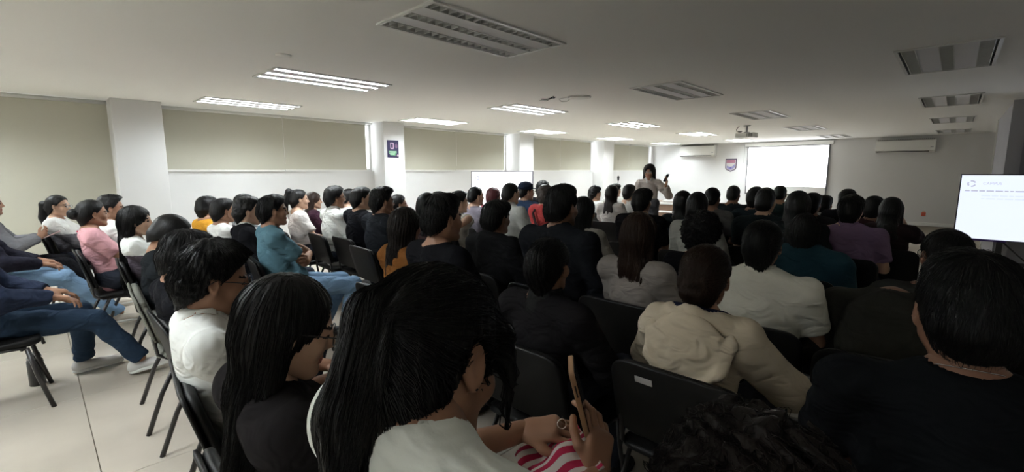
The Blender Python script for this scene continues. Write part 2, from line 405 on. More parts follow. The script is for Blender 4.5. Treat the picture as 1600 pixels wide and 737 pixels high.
def hair_template(style, h, seed=0, strands=0):
    """hair in head-local space; long styles hang straight down"""
    rs = np.random.RandomState(seed + 11); L = {'long': .40, 'longer': .52, 'bob': .22, 'mid': .30}.get(style, .17)
    lowz = -.20
    if style in ('long', 'longer', 'bob', 'mid'): lowz = -L - .07
    if style in ('pony', 'highpony'): lowz = -.42
    if style == 'bigpony': lowz = -.5
    f = Field((-.15, -.26, lowz), (.15, .14, .20), h)
    short = style in ('short', 'quiff', 'crop', 'curly', 'fade', 'mop', 'cropback')
    t = {'short': .011, 'quiff': .012, 'crop': .006, 'fade': .006, 'curly': .022, 'mop': .02, 'bigcurly': .05}.get(style, .012)
    f.ell((0, -.016, .038), (.077 + t, .096 + t, .087 + t), 0)
    f.cone((-.02, -.068, -.02), (-.02, -.062, -.085), .050 + t * .6, .034 + t * .4, .03); f.cone((.02, -.068, -.02), (.02, -.062, -.085), .050 + t * .6, .034 + t * .4, .03)
    if style == 'quiff': f.ell((.008, .042, .100), (.060, .052, .036), .03); f.ell((0, -.01, .105), (.068, .078, .036), .03)
    if style == 'fade': f.ell((0, .0, .10), (.066, .088, .042), .02)
    if style == 'mop': f.ell((0, .02, .070), (.084, .080, .062), .03); f.cone((-.045, .078, .058), (.045, .078, .055), .016, .016, .03)
    if style in ('short', 'curly'): f.ell((.01, .032, .084), (.066, .060, .044), .03)
    # face opening
    f.ell((0, .118, -.035), (.070, .078, .108), .012, sub=True)
    if style == 'bigcurly':
        for i in range(26):
            a = rs.uniform(0, 2 * PI); b = rs.uniform(-.6, 1.3); r_ = .1
            f.ell((r_ * math.cos(a) * math.cos(b), -.02 + r_ * math.sin(a) * math.cos(b), .05 + r_ * math.sin(b)), (.035, .035, .03), .01)
    if style in ('long', 'longer', 'mid', 'bob'):
        for sx in (-1, 1):
            f.cone((sx * .062, -.02, .02), (sx * .078, -.045, -.15), .030, .026, .03)
            f.cone((sx * .078, -.045, -.15), (sx * .070, -.085, -L), .030, .016, .02, flat=((0, 1, 0), .8))
        f.cone((0, -.06, .02), (0, -.085, -.16), .07, .062, .03, flat=((0, 1, 0), .75))
        f.cone((0, -.085, -.16), (.01, -.12, -L), .068, .035, .03, flat=((0, 1, 0), .55))
        f.cone((-.04, -.085, -.16), (-.05, -.12, -L + .03), .045, .028, .03, flat=((0, 1, 0), .6))
        f.cone((.04, -.085, -.16), (.06, -.12, -L + .05), .045, .025, .03, flat=((0, 1, 0), .6))
        f.cone((0, .03, -.10), (0, .03, -.5), .055, .06, .01, sub=True)
    if style in ('pony', 'bun', 'highpony', 'bigpony', 'clip', 'lowbun'):
        pass
    if style == 'pony':
        f.cone((0, -.10, .04), (0, -.15, .03), .026, .03, .015); f.cone((0, -.15, .03), (0, -.165, -.12), .036, .04, .02); f.cone((0, -.165, -.12), (0, -.13, -.33), .038, .012, .02)
    if style == 'bigpony':
        f.cone((-.01, -.085, .05), (-.015, -.115, .045), .028, .028, .015); f.cone((-.015, -.115, .045), (-.01, -.115, -.08), .030, .038, .02); f.cone((-.01, -.115, -.08), (-.005, .0, -.44), .038, .030, .02)
        for sx in (-1, 1): f.cone((sx * .070, .055, .05), (sx * .077, .078, -.01), .016, .008, .02); f.cone((sx * .077, .078, -.01), (sx * .072, .090, -.08), .007, .003, .01)
        f.cone((-.03, -.06, -.06), (-.02, -.050, -.13), .045, .022, .03); f.cone((.03, -.06, -.06), (.035, -.045, -.14), .042, .014, .03)
    if style == 'highpony':
        f.cone((0, -.08, .10), (0, -.12, .11), .022, .03, .015); f.cone((0, -.12, .11), (0, -.165, -.02), .036, .036, .02); f.cone((0, -.165, -.02), (0, -.15, -.16), .032, .012, .02)
    if style == 'bun': f.ell((0, -.14, .01), (.055, .042, .048), .008)
    if style == 'lowbun': f.ell((0, -.115, -.035), (.05, .04, .04), .01)
    if style == 'clip':
        f.ell((0, -.10, .02), (.055, .05, .085), .02); f.cone((.0, -.1, -.05), (.03, -.09, -.13), .03, .012, .02)
    X, Y, Z = f.grid()
    if style not in ('long', 'longer', 'mid', 'bob'):
        # clip below a line running from the nape up in front of the ear
        line = np.where(Y < -.005, -.015 + .95 * (Y + .005), -.015 + 1.3 * (Y + .005))
        if style in ('crop', 'fade'): line = np.where(Y < -.005, -.010 + .68 * (Y + .005), line)
        cut = line - Z + .0
        keep = np.zeros_like(Z)
        if style in ('pony', 'bun', 'highpony', 'bigpony', 'clip', 'lowbun'): keep = (Y < -.105).astype(np.float32)
        if style == 'bigpony': keep = ((Y < -.105) | (Y > .035) | (Z < -.10) | ((Y < -.03) & (np.abs(X) < .07))).astype(np.float32)
        f.D = np.where((keep > 0), f.D, np.maximum(f.D, cut)).astype(np.float32)
        for sx in (-1, 1): f.ell((sx * .092, -.002, -.008), (.030, .024, .036) if style != 'bigpony' else (.034, .030, .046), .006, sub=True)
    th = np.arctan2(X, -(Y + .02))
    if style in ('curly', 'bigcurly', 'mop', 'quiff'):
        a = {'curly': .006, 'bigcurly': .012, 'mop': .003, 'quiff': .003}[style]
        f.D += a * np.sin(90 * X + 3 * np.sin(70 * Z + seed)) * np.sin(85 * Z + 2 * np.sin(80 * Y)) * np.sin(80 * Y + seed) * 1.4
    if style in ('short', 'quiff', 'mop', 'fade'): f.D += np.where(Z > .02, .0038, .001) * np.sin(52 * X + 2 * seed + 3 * np.sin(30 * Y)) * np.sin(47 * Y + seed) * np.cos(38 * Z)
    f.D = f.D.astype(np.float32)
    amp = .0016 if h < .007 else .0022
    f.D += amp * np.sin(34 * th + 5 * np.sin(14 * Z + seed) + seed) * (1 if style not in ('crop', 'fade') else .4)
    # ragged ends on long styles
    if style in ('long', 'longer', 'mid', 'bob', 'pony', 'bigpony'):
        f.D += np.where(Z < -.12, .006 * np.sin(60 * X + seed) * np.sin(9 * Z + 40 * X), 0).astype(np.float32)
    V, Q = f.mesh()
    if strands:
        n = strands; pick = V[rs.randint(0, len(V), n * 2)]
        top = .02 if short else -1
        if short: pick = pick[pick[:, 2] > -.03]
        pick = pick[:n]; n = len(pick); steps = 11 if short else 18; ds = .0065 if short else .017
        if style == 'bigcurly': ds = .010
        P = pick.copy(); path = [P.copy()]; crown = np.array([0, -.03, .14])
        curl = rs.uniform(-1, 1, (n, 3)) * (.9 if style in ('curly', 'bigcurly') else .25 if short else .06)
        tie = np.array([0, -.12, .03]) if style in ('pony', 'bigpony') else np.array([0, -.12, .02])
        for i in range(steps - 1):
            G = f.grad(P)
            if style in ('pony', 'bigpony', 'bun', 'clip', 'highpony', 'lowbun'):
                dirn = np.where((P[:, 1:2] > -.12), tie - P, np.array([[0, 0.01, -1.]]))
            elif short:
                dirn = (P - crown) * np.array([1, 1, 1]) + np.array([0, .01, -.02])
            else:
                dirn = np.array([[0, -.12, -1.]]) + (P - crown) * np.array([3, 3, 0]) * (P[:, 2:3] > .02)
            dirn = dirn / (np.linalg.norm(dirn, axis=1, keepdims=True) + 1e-9) + curl + rs.uniform(-.12, .12, (n, 3))
            if style in ('curly', 'bigcurly'): dirn = dirn + .9 * np.stack([np.sin(i * .9 + curl[:, 0] * 9), np.cos(i * .9 + curl[:, 1] * 9), np.sin(i * .7 + curl[:, 2] * 7)], 1)
            dirn = dirn - G * (dirn * G).sum(1, keepdims=True) + G * .04
            dirn /= np.linalg.norm(dirn, axis=1, keepdims=True) + 1e-9
            P = P + dirn * ds; d = f.sample(P); off = .0012 + .0022 * (i / steps) * (1 + rs.rand(n) * (2.5 if short else .8))
            P = P + f.grad(P) * np.clip(off - d, -.006, .006)[:, None]; path.append(P.copy())
        tv, tq = tubes_np(np.stack(path, 1), rs.uniform(.0006, .0013, n) * (1.0 if h < .007 else 1.6))
        Q = np.concatenate([Q, tq + len(V)]); V = np.concatenate([V, tv])
    return V, Q

def hand_template(h, curl, sp=.012):
    """right hand: wrist at origin, fingers +Y, palm -Z, thumb on -X"""
    f = Field((-.085, -.03, -.11), (.06, .20, .05), h)
    f.cone((0, -.02, 0), (0, .015, 0), .026, .027, .01, flat=((0, 0, 1), .75))
    f.cone((-.018, .02, 0), (-.022, .075, 0), .020, .017, .012, flat=((0, 0, 1), .75))
    f.cone((.012, .02, 0), (.022, .072, 0), .020, .016, .015, flat=((0, 0, 1), .75))
    f.cone((0, .02, 0), (0, .075, 0), .021, .017, .015, flat=((0, 0, 1), .75))
    lens = [(-.029, .082, .040, .024, .020, .0088), (-.0095, .086, .045, .028, .022, .0090), (.0105, .083, .041, .026, .021, .0086), (.029, .074, .032, .020, .018, .0076)]
    for i, (x, y, l1, l2, l3, r) in enumerate(lens):
        p = Vector((x, y - .012, 0)); a = 0; sx = (x / .03) * .10
        c = curl[i] if isinstance(curl, (tuple, list)) else curl
        for l, da, rr in ((l1 + .012, .75 * c, r), (l2, 1.0 * c, r * .93), (l3, .65 * c, r * .85)):
            a += da; d = Vector((math.sin(sx) * math.cos(a), math.cos(a) * math.cos(sx), -math.sin(a)))
            q = p + d * l; f.cone(p, q, rr, rr * .92, .004 if rr == r else .003); p = q
    c = curl[4] if isinstance(curl, (tuple, list)) else curl * .6
    p = Vector((-.018, .022, -.004)); q = Vector((-.045, .050, -.012 - .012 * c)); f.cone(p, q, .014, .0115, .012)
    q2 = q + Vector((-.014 + .016 * c, .030, -.006 - .02 * c)); f.cone(q, q2, .0112, .0098, .004)
    q3 = q2 + Vector((-.002 + .012 * c, .024, -.004 - .012 * c)); f.cone(q2, q3, .0096, .0082, .003)
    return f.mesh()

def shoe_template(h):
    f = Field((-.06, -.11, -.005), (.06, .22, .14), h)
    f.cone((0, -.05, .045), (0, .13, .032), .040, .036, 0, flat=((0, 0, 1), .9))
    f.cone((0, .10, .030), (-.004, .165, .026), .040, .030, .02, flat=((0, 0, 1), .75))
    f.cone((0, -.055, .04), (0, -.03, .10), .036, .036, .02)
    f.cone((0, -.035, .09), (0, -.025, .14), .028, .028, .01, sub=True)
    X, Y, Z = f.grid(); f.D = np.maximum(f.D, .014 - Z).astype(np.float32)
    V, Q = f.mesh()
    g = Field((-.06, -.11, -.008), (.06, .22, .04), h)
    g.cone((0, -.05, .012), (0, .13, .012), .043, .041, 0, flat=((0, 0, 1), .5)); g.cone((0, .10, .012), (-.004, .168, .012), .042, .033, .01, flat=((0, 0, 1), .5))
    g.D = np.maximum(g.D, .0 - g.grid()[2]).astype(np.float32)
    return (V, Q), g.mesh()

def xf(V, M):
    A = np.array(M.to_3x3()); return V @ A.T + np.array(M.translation)
def mirror(VQ):
    V, Q = VQ; return V * [-1, 1, 1], Q[:, ::-1]

# ================================================================ people
def ik(S, W, l1, l2, pole):
    S, W = Vector(S), Vector(W); d = W - S; L = d.length
    if L > (l1 + l2) * .995: W = S + d.normalized() * (l1 + l2) * .995; d = W - S; L = d.length
    a = (l1 * l1 - l2 * l2 + L * L) / (2 * L); hgt = math.sqrt(max(l1 * l1 - a * a, 1e-5))
    p = Vector(pole); p = p - d.normalized() * p.dot(d.normalized()); p.normalize()
    return S + d.normalized() * a + p * hgt, W

def basis(dirv, palm):
    y = Vector(dirv).normalized(); z = -Vector(palm); z = (z - y * z.dot(y)).normalized(); x = y.cross(z)
    return Matrix((x, y, z)).transposed()

HANDPOSE = {}
PEOPLE = []
def person(label, head, Z=None, yaw=0, style='short', hair='black', tone='b', top='tee', tcol=(.02, .02, .02), pcol=(.03, .035, .05), pose='lap',
           hyaw=0, hpitch=0, hroll=0, lean=-.03, side=0, fem=False, w=1.0, glasses=False, shoes='b', strands=0, world_wrists=None, legs=None,
           seed=0, standing=False, res=None, collar=None, lower=None, extra=None, hscale=1.0, chairgrey=False, nochair=False, knees=None, cat='person', group='seated audience',
           chair_label=None, hcurl=(.5, .5, .55, .6, .4), hem=None, seat_dy=0, vneck=0, hstyle_scale=1.0, nz=None):
    u, v = head
    T = at_depth(u, v, Z)                                   # top of the head, world
    hs = .96 * hscale * (.96 if fem else 1.0)
    ztop = T[2]
    h = res or (.0095 if Z < 1.5 else .012 if Z < 2.9 else .015 if Z < 5 else .02)
    hh = .0045 if Z < 2 else .0055 if Z < 4.3 else .008
    cy, sy = math.cos(yaw), math.sin(yaw)
    base_p = .93 if standing else .56
    # head centre local, relative to pelvis; head tilt moves the top
    Mh = Matrix.Rotation(hyaw, 3, 'Z') @ Matrix.Rotation(-hpitch, 3, 'X') @ Matrix.Rotation(hroll, 3, 'Y')
    tz = .126 + {'short': .013, 'quiff': .016, 'crop': .006, 'fade': .010, 'curly': .026, 'mop': .022, 'bigcurly': .055}.get(style, .012)
    topv = Mh @ Vector((0, -.01, tz * hs))
    N = Vector((side, lean, 0)); Hc = Vector((0, 0, 0))
    Hc.z = ztop - topv.z
    neck = Mh @ Vector((0, -.045, -.15)) * hs
    ap = .55 * hpitch; nn = Vector((neck.x * .9, (-.035 * math.cos(ap) - .118 * math.sin(ap)) * hs, (-.118 * math.cos(ap) + .035 * math.sin(ap)) * hs))
    N.z = Hc.z + nn.z if nz is None else nz
    if nz is not None: nn.z = nz - Hc.z
    Hc.x = N.x - nn.x; Hc.y = N.y - nn.y
    # world position of the person: the top of the head lands on T
    tl = Vector((Hc.x + topv.x, Hc.y + topv.y)); px = T[0] - (tl.x * cy - tl.y * sy); py = T[1] - (tl.x * sy + tl.y * cy)
    P = Vector((0, 0, base_p)); Np = N
    C = P.lerp(N, .6) + Vector((0, -.015, 0))
    sw = .165 * w * (.90 if fem else 1)
    across = Vector((1, 0, 0))
    S = {s: N + Vector((s * sw, -.005, -.078)) for s in (-1, 1)}
    # arms -----------------------------------------------------------------
    l1, l2 = (.27, .25) if fem else (.29, .265)
    if ztop > 1.32 and not standing: l1 *= 1.04; l2 *= 1.04
    lapz = .665
    def tgt(s):
        if world_wrists and s in world_wrists:
            wv, dv, pv = world_wrists[s]; d = Vector((wv[0] - px, wv[1] - py, wv[2]))
            return Vector((d.x * cy + d.y * sy, -d.x * sy + d.y * cy, d.z)), Vector(dv), Vector(pv), Vector((s * .7, -.35, -.8))
        if pose == 'lap': return Vector((s * .06, .27, lapz)), Vector((-s * .55, .75, -.15)), Vector((0, 0, -1)), Vector((s * .8, -.6, -.3))
        if pose == 'thighs': return Vector((s * .12, .33, lapz)), Vector((-s * .1, 1, -.2)), Vector((0, 0, -1)), Vector((s * .8, -.6, -.2))
        if pose == 'cross': return Vector((-s * .09, .185 + .035 * s, N.z - .27 + .01 * s)), Vector((-s * .9, -.28, .22)), Vector((-s * .3, -1, 0)), Vector((s * .9, .25, -.8))
        if pose == 'phone': return Vector((s * .06, .30, .80)), Vector((-s * .4, .6, .5)), Vector((-s * .5, -.4, .2)), Vector((s * .7, -.3, -.8))
        if pose == 'chin':
            if s > 0: return Hc + Vector((.05, .11, -.17)), Vector((-.25, -.1, 1)), Vector((-.5, -.8, 0)), Vector((.6, .2, -.9))
            return Vector((s * .02, .24, .70)), Vector((.8, .4, 0)), Vector((0, 0, -1)), Vector((s * .8, -.5, -.4))
        if pose == 'behind': return Hc + Vector((s * .05, -.10, -.02)), Vector((-s, -.2, .1)), Vector((0, 1, 0)), Vector((s * 1, .35, -.2))
        if pose == 'behind_right':
            if s > 0: return Hc + Vector((.10, .03, -.13)), Vector((-.5, .2, .8)), Vector((-.6, .6, 0)), Vector((.8, -.1, -.95))
            return Vector((s * .06, .27, lapz)), Vector((-s * .55, .75, -.15)), Vector((0, 0, -1)), Vector((s * .8, -.6, -.3))
        if pose == 'elbow_out':
            if s > 0: return Vector((.16, -.20, .86)), Vector((-.9, -.1, -.3)), Vector((0, 0, -1)), Vector((1, -.1, .5))
            return Vector((s * .06, .27, lapz)), Vector((-s * .55, .75, -.15)), Vector((0, 0, -1)), Vector((s * .8, -.6, -.3))
        if pose == 'side': return Vector((s * .24, .12, .62)), Vector((-s * .1, .9, -.4)), Vector((-s, 0, -.5)), Vector((s * .6, -.8, -.2))
        if pose == 'present':
            if s > 0: return S[s] + Vector((.02, .22, -.20)), Vector((-.5, .5, -.2)), Vector((0, -.2, -1)), Vector((.5, -.3, -.8))
            return S[s] + Vector((-.13, .17, -.02)), Vector((-.25, .2, .9)), Vector((1, .2, 0)), Vector((-.6, -.3, -.9))
    arm = {}
    for s in (-1, 1):
        W_, dv, pv, pole = tgt(s); E_, W_ = ik(S[s], W_, l1, l2, pole); arm[s] = (E_, W_, dv, pv)
    hips = {s: P + Vector((s * .085, .02, -.02)) for s in (-1, 1)}
    if standing:
        K = {s: Vector((s * .09, .03, .50)) for s in (-1, 1)}; A = {s: Vector((s * .10, .0, .09)) for s in (-1, 1)}
    else:
        K = {s: Vector((s * (.10 if fem else .13), .42, .515)) for s in (-1, 1)}
        A = {s: Vector((s * .12, .40 + .06 * ((seed * 7 + (s > 0) * 3) % 5 - 2), .10)) for s in (-1, 1)}
    if knees: K = {s: Vector(knees[s][0]) for s in (-1, 1)}; A = {s: Vector(knees[s][1]) for s in (-1, 1)}
    allp = [P, C, N] + list(S.values()) + [q for s in (-1, 1) for q in (arm[s][0], arm[s][1], K[s], A[s])]
    lo = np.min([list(p) for p in allp], 0) - .2; hi = np.max([list(p) for p in allp], 0) + .2; lo[2] = max(lo[2], -.02)
    FW_ = ((0, 1, 0), .70)
    # --- skin: one continuous figure -----------------------------------------
    sk = Field(lo, hi, h)
    bw = w * (.92 if fem else 1)
    sk.cone(P + Vector((0, 0, .02)), C, .115 * bw, .125 * bw, .02, flat=FW_)
    sk.cone(C, N + Vector((0, 0, -.10)), .125 * bw, .10 * bw, .04, flat=FW_)
    nb_ = Hc + (Mh @ Vector((0, -.030, -.075))) * hs; sk.cone(N + Vector((0, -.005, -.05)), nb_, .056 if not fem else .049, .052 if not fem else .043, .03)
    for s in (-1, 1):
        sk.cone(N + Vector((0, -.008, -.025)), S[s], .05, .050, .04); E_, W_, dv, pv = arm[s]
        ar = .9 if fem else 1
        sk.cone(S[s], E_, .047 * ar, .038 * ar, .02); sk.cone(E_, E_.lerp(W_, .3), .038 * ar, .038 * ar, .01); sk.cone(E_.lerp(W_, .3), W_, .038 * ar, .0255 * ar, .01)
        sk.cone(P, hips[s], .10, .085, .03); sk.cone(hips[s], K[s], .078, .052, .02); sk.cone(K[s], A[s], .050, .034, .02)
    Vb, Qb = sk.mesh(); Vs, Qs, Ms = [Vb], [Qb], [np.zeros(len(Qb), int)]; off = len(Vb)
    Hm = Matrix.Translation(Hc) @ (Mh * hs).to_4x4()
    hv, hq, hm = cached('head', head_template, hh, fem)
    Vs.append(xf(hv, Hm)); Qs.append(hq + off); Ms.append(hm); off += len(hv)
    for s in (-1, 1):
        E_, W_, dv, pv = arm[s]; ht = cached('hand', hand_template, .0045 if Z < 2.2 else .0065, hcurl)
        if s < 0: ht = mirror(ht)
        # template thumb is on -X with palm down and fingers ahead: that is a right hand (s=+1)
        hvv = xf(ht[0] * (.92 if fem else 1.0), Matrix.Translation(W_) @ basis(dv, pv).to_4x4())
        Vs.append(hvv); Qs.append(ht[1] + off); Ms.append(np.zeros(len(ht[1]), int)); off += len(hvv)
    me = mesh_np('person', np.concatenate(Vs), np.concatenate(Qs), [skin(tone), M_eye, M_lip], np.concatenate(Ms))
    o = link('person', me); o.location = (px, py, 0); o.rotation_euler = (0, 0, yaw)
    tag(o, label, cat, group)
    # --- top ---------------------------------------------------------------------
    tf = Field(lo, hi, h); t = .016 if top in ('tee', 'polo', 'shirt', 'blouse', 'longtee') else .026
    lng = top in ('longtee', 'shirt', 'jacket', 'hoodie', 'sweater')
    tb = base_p - .02
    tf.cone((0, -.01, tb - .02), C, (.135 * bw + t), .128 * bw + t, .02, flat=FW_)
    tf.cone(C, N + Vector((0, 0, -.105)), .128 * bw + t, .102 * bw + t, .05, flat=FW_)
    for s in (-1, 1):
        tf.cone(N + Vector((0, -.01, -.045)), S[s] + Vector((0, 0, .0)), .052 + t * .5, .05 + t, .04); E_, W_, _, _ = arm[s]
        if lng:
            tf.cone(S[s], E_, .052 + t, .044 + t, .025); tf.cone(E_, E_.lerp(W_, .93), .044 + t, .030 + t * .7, .015, clipb=True)
        elif top == 'vest': pass
        else: tf.cone(S[s], S[s].lerp(E_, .72), .052 + t, .049 + t, .03, clipb=True)
    if top == 'hoodie':
        tf.cone(N + Vector((-.08, -.05, -.02)), N + Vector((.08, -.05, -.02)), .045, .045, .03); tf.cone(N + Vector((0, -.085, -.03)), N + Vector((0, -.11, -.15)), .07, .035, .03, flat=((0, 1, 0), .6))
    if not standing: tf.ell(P + Vector((0, .05, .05)), (.145 * bw, .12, .10), .05)
    # neckline
    nb = .062 if not vneck else .075
    tf.cone(N + Vector((0, .0, -.035)), N + Vector((0, .03, .12)), nb, nb, .012, sub=True)
    if vneck: tf.cone(N + Vector((0, -.06, -.10)), N + Vector((0, -.07, .05)), .02, .09, .02, sub=True)
    X, Y, Zg = tf.grid(); sd = seed * 1.7
    amp = .006
    tf.D += amp * np.sin(26 * Zg + 9 * X * (1 + .2 * math.sin(sd)) + 3 * np.sin(11 * X + sd) + 2 * np.sin(9 * Y + sd)) * (.55 + .45 * np.sin(7 * X + 5 * Zg + sd))
    tf.D += (amp * .5) * np.sin(52 * (X * math.cos(sd) + Zg * .7) + 4 * np.sin(13 * Zg + sd))
    Vt, Qt = tf.mesh()
    mats = [fabric('cloth_%d_%d_%d' % tuple(int(c * 999) for c in tcol), tcol)]; mi = None
    if lower:                                        # colour blocks that belong to the garment itself
        fn, c2 = lower; cc = Vt[Qt].mean(1); mi = fn(cc, N, P).astype(int); mats.append(fabric('cloth_%d_%d_%d' % tuple(int(c * 999) for c in c2), c2))
        if extra and 'third' in extra:
            fn3, c3 = extra['third']; mi = np.where(fn3(cc, N, P), 2, mi); mats.append(fabric('cloth_%d_%d_%d' % tuple(int(c * 999) for c in c3), c3))
    tn = {'tee': 't_shirt', 'longtee': 'long_sleeved_top', 'polo': 'polo_shirt', 'vest': 'vest'}.get(top, top)
    to = link(tn, mesh_np(tn, Vt, Qt, mats, mi), o)
    if collar is None and top in ('polo', 'shirt'): collar = tcol
    if collar:
        cf = Field(list(N + Vector((-.13, -.13, -.12))), list(N + Vector((.13, .15, .10))), min(h, .008))
        cf.cone(N + Vector((0, -.004, -.055)), N + Vector((0, .006, .035)), .085, .066, 0, clipb=True)
        cf.cone(N + Vector((0, -.002, -.08)), N + Vector((0, .012, .09)), .071, .052, .004, sub=True)
        cf.cone(N + Vector((0, .12, -.09)), N + Vector((0, .10, .06)), .05, .035, .01, sub=True)
        Vc, Qc = cf.mesh()
        if len(Qc): link('collar', mesh_np('collar', Vc, Qc, fabric('cloth_%d_%d_%d' % tuple(int(c * 999) for c in collar), collar)), to)
    # --- trousers ------------------------------------------------------------------
    if legs != 'none':
        pf = Field([lo[0], lo[1], -.02], [hi[0], hi[1], base_p + .2], h if h > .01 else .01)
        pf.cone(P + Vector((-.05, -.01, -.01)), P + Vector((.05, -.01, -.01)), .125, .125, .02, flat=((0, 0, 1), .85))
        tt = .014
        for s in (-1, 1):
            pf.cone(hips[s], K[s], .088 + tt * .5, .062 + tt * .5, .03); pf.cone(K[s], A[s], .060 + tt * .5, .044 + tt, .02, clipb=True)
        X, Y, Zg = pf.grid()
        pf.D += .004 * np.sin(38 * Y + 20 * X + 30 * Zg + 3 * np.sin(21 * Zg + sd))
        pf.D = np.where(np.isfinite(pf.D), pf.D, .2)
        Vp, Qp = pf.mesh(); link('trousers', mesh_np('trousers', Vp, Qp, fabric('cloth_%d_%d_%d' % tuple(int(c * 999) for c in pcol), pcol)), o)
        (sv, sq), (ov, oq) = cached('shoe', shoe_template, .006 if Z < 5 else .011)
        if ('shoe_me', Z < 5, shoes) not in _T:
            sm = {'b': M_shoe_b, 'w': M_shoe_w, 'c': M_shoe_c}[shoes]
            _T['shoe_me', Z < 5, shoes] = (mesh_np('shoe', sv, sq, sm), mesh_np('sole', ov, oq, M_sole if shoes != 'b' else M_shoe_b))
        sme, ome = _T['shoe_me', Z < 5, shoes]
        for s in (-1, 1):
            so = link('shoe', sme, o); so.location = (A[s].x, A[s].y + .02, max(A[s].z - .095, .0)); so.rotation_euler = (0, 0, -s * .12)
            if knees and len(knees[s]) > 2: so.rotation_euler = knees[s][2]
            link('sole', ome, so)
    # --- hair, glasses ------------------------------------------------------------
    if style:
        hk = .005 if Z < 2.3 else .007 if Z < 4.5 else .0095
        hvv, hqq = cached('hair', hair_template, style, hk, seed % 4, strands)
        key = ('hair_me', style, hk, seed % 4, strands, hair)
        if key not in _T: _T[key] = mesh_np('hair', hvv, hqq, hairm(hair))
        ho = link('hair', _T[key], o)
        if style in ('long', 'longer', 'mid', 'bob', 'bigpony'): Mr = Matrix.Rotation(hyaw, 3, 'Z') @ Matrix.Rotation(-hpitch * .35, 3, 'X')
        else: Mr = Mh
        ho.matrix_local = Matrix.Translation(Hc) @ (Mr * hs * hstyle_scale).to_4x4()
    if glasses:
        g = MB()
        for sx in (-1, 1):
            g.torus(.023, .0016, 18, 5, M=Matrix.Translation((sx * .031, .101, .002)) @ Matrix.Rotation(PI / 2, 4, 'X'), sy=.82)
            g.tube([(sx * .053, .099, .008), (sx * .074, .05, .012), (sx * .083, -.005, .012), (sx * .084, -.03, -.008)], .0017, 5)
        g.tube([(-.009, .103, .006), (0, .106, .009), (.009, .103, .006)], .0014, 5)
        go = g.build('glasses', M_frame, o, True); go.matrix_local = Hm
        for sx in (-1, 1):
            l = MB().prism([(.0225 * math.cos(a * PI / 9), .0185 * math.sin(a * PI / 9)) for a in range(18)], -.0005, .0005, Matrix.Translation((sx * .031, .101, .002)) @ Matrix.Rotation(PI / 2, 4, 'X'))
            l.build('lens', M_glass, go)
    info = dict(nb=nb_, o=o, Hc=Hc, Hm=Hm, N=N, P=P, S=S, arm=arm, K=K, A=A, top=to, px=px, py=py, yaw=yaw, to_world=lambda v: Vector((px + v.x * cy - v.y * sy, py + v.x * sy + v.y * cy, v.z)))
    if not nochair and not standing: CHAIRS.append((px, py + seat_dy, yaw, chair_label or label, chairgrey))
    PEOPLE.append((label, px, py, ztop, T[0], T[1]))
    return info
CHAIRS = []

# ================================================================ the room
XL, XP, YF, YB, ZC = -8.40, -8.00, 16.55, -6.9, 2.396
XR, BLX, BLY0, BLY1 = 2.6, .47, 9.25, 12.5
FX = {'A': -7.61, 'B': -5.19, 'C': -2.80, 'D': -.457}; FY = [-4.82, -1.585, 1.65, 4.86, 8.09, 11.33, 14.59]; FWD, FLN = .61, 1.22

# floor: substrate and tiles, each tile a part
fl = struct(MB().box(XL - .3, XR + .2, YB - .2, YF + .2, -.08, -.012).build('floor', M_grout))
tx, ty = 1.2, .6; ox, oy = -2.76, .10; tiles = []
i0 = math.floor((XL - ox) / tx); j0 = math.floor((YB - oy) / ty); tm = {}
for i in range(i0, i0 + 11):
    for j in range(j0, j0 + 36):
        x0, x1 = max(ox + i * tx, XL), min(ox + (i + 1) * tx, XR); y0, y1 = max(oy + j * ty, YB), min(oy + (j + 1) * ty, YF)
        if x1 - x0 < .03 or y1 - y0 < .03: continue
        d = math.hypot((x0 + x1) / 2, (y0 + y1) / 2); vis = (y1 > -1.2) and (x0 < 1.2)
        tiles.append((0 if vis else 1, d, x0, x1, y0, y1))
tiles.sort(); far = MB()
for n, (v_, d, x0, x1, y0, y1) in enumerate(tiles):
    g = .0018
    if n < 295:
        key = (round(x1 - x0, 3), round(y1 - y0, 3))
        if key not in tm:
            a, b = key[0] / 2 - g, key[1] / 2 - g; c = .0015
            vs = [(-a, -b, -.012), (a, -b, -.012), (a, b, -.012), (-a, b, -.012), (-a, -b, -c), (a, -b, -c), (a, b, -c), (-a, b, -c),
                  (-a + c, -b + c, 0), (a - c, -b + c, 0), (a - c, b - c, 0), (-a + c, b - c, 0)]
            fs = [(0, 1, 5, 4), (1, 2, 6, 5), (2, 3, 7, 6), (3, 0, 4, 7), (4, 5, 9, 8), (5, 6, 10, 9), (6, 7, 11, 10), (7, 4, 8, 11), (8, 9, 10, 11)]
            m_ = bpy.data.meshes.new('floor_tile'); m_.from_pydata(vs, [], fs); m_.materials.append(M_tile); tm[key] = m_
        o = bpy.data.objects.new('floor_tile', tm[key]); COL.objects.link(o); o.parent = fl; o.location = ((x0 + x1) / 2, (y0 + y1) / 2, 0)
    else: far.box(x0 + g, x1 - g, y0 + g, y1 - g, -.012, 0)
if far.v: tag(far.build('floor_tiles', M_tile, fl), kind='stuff')

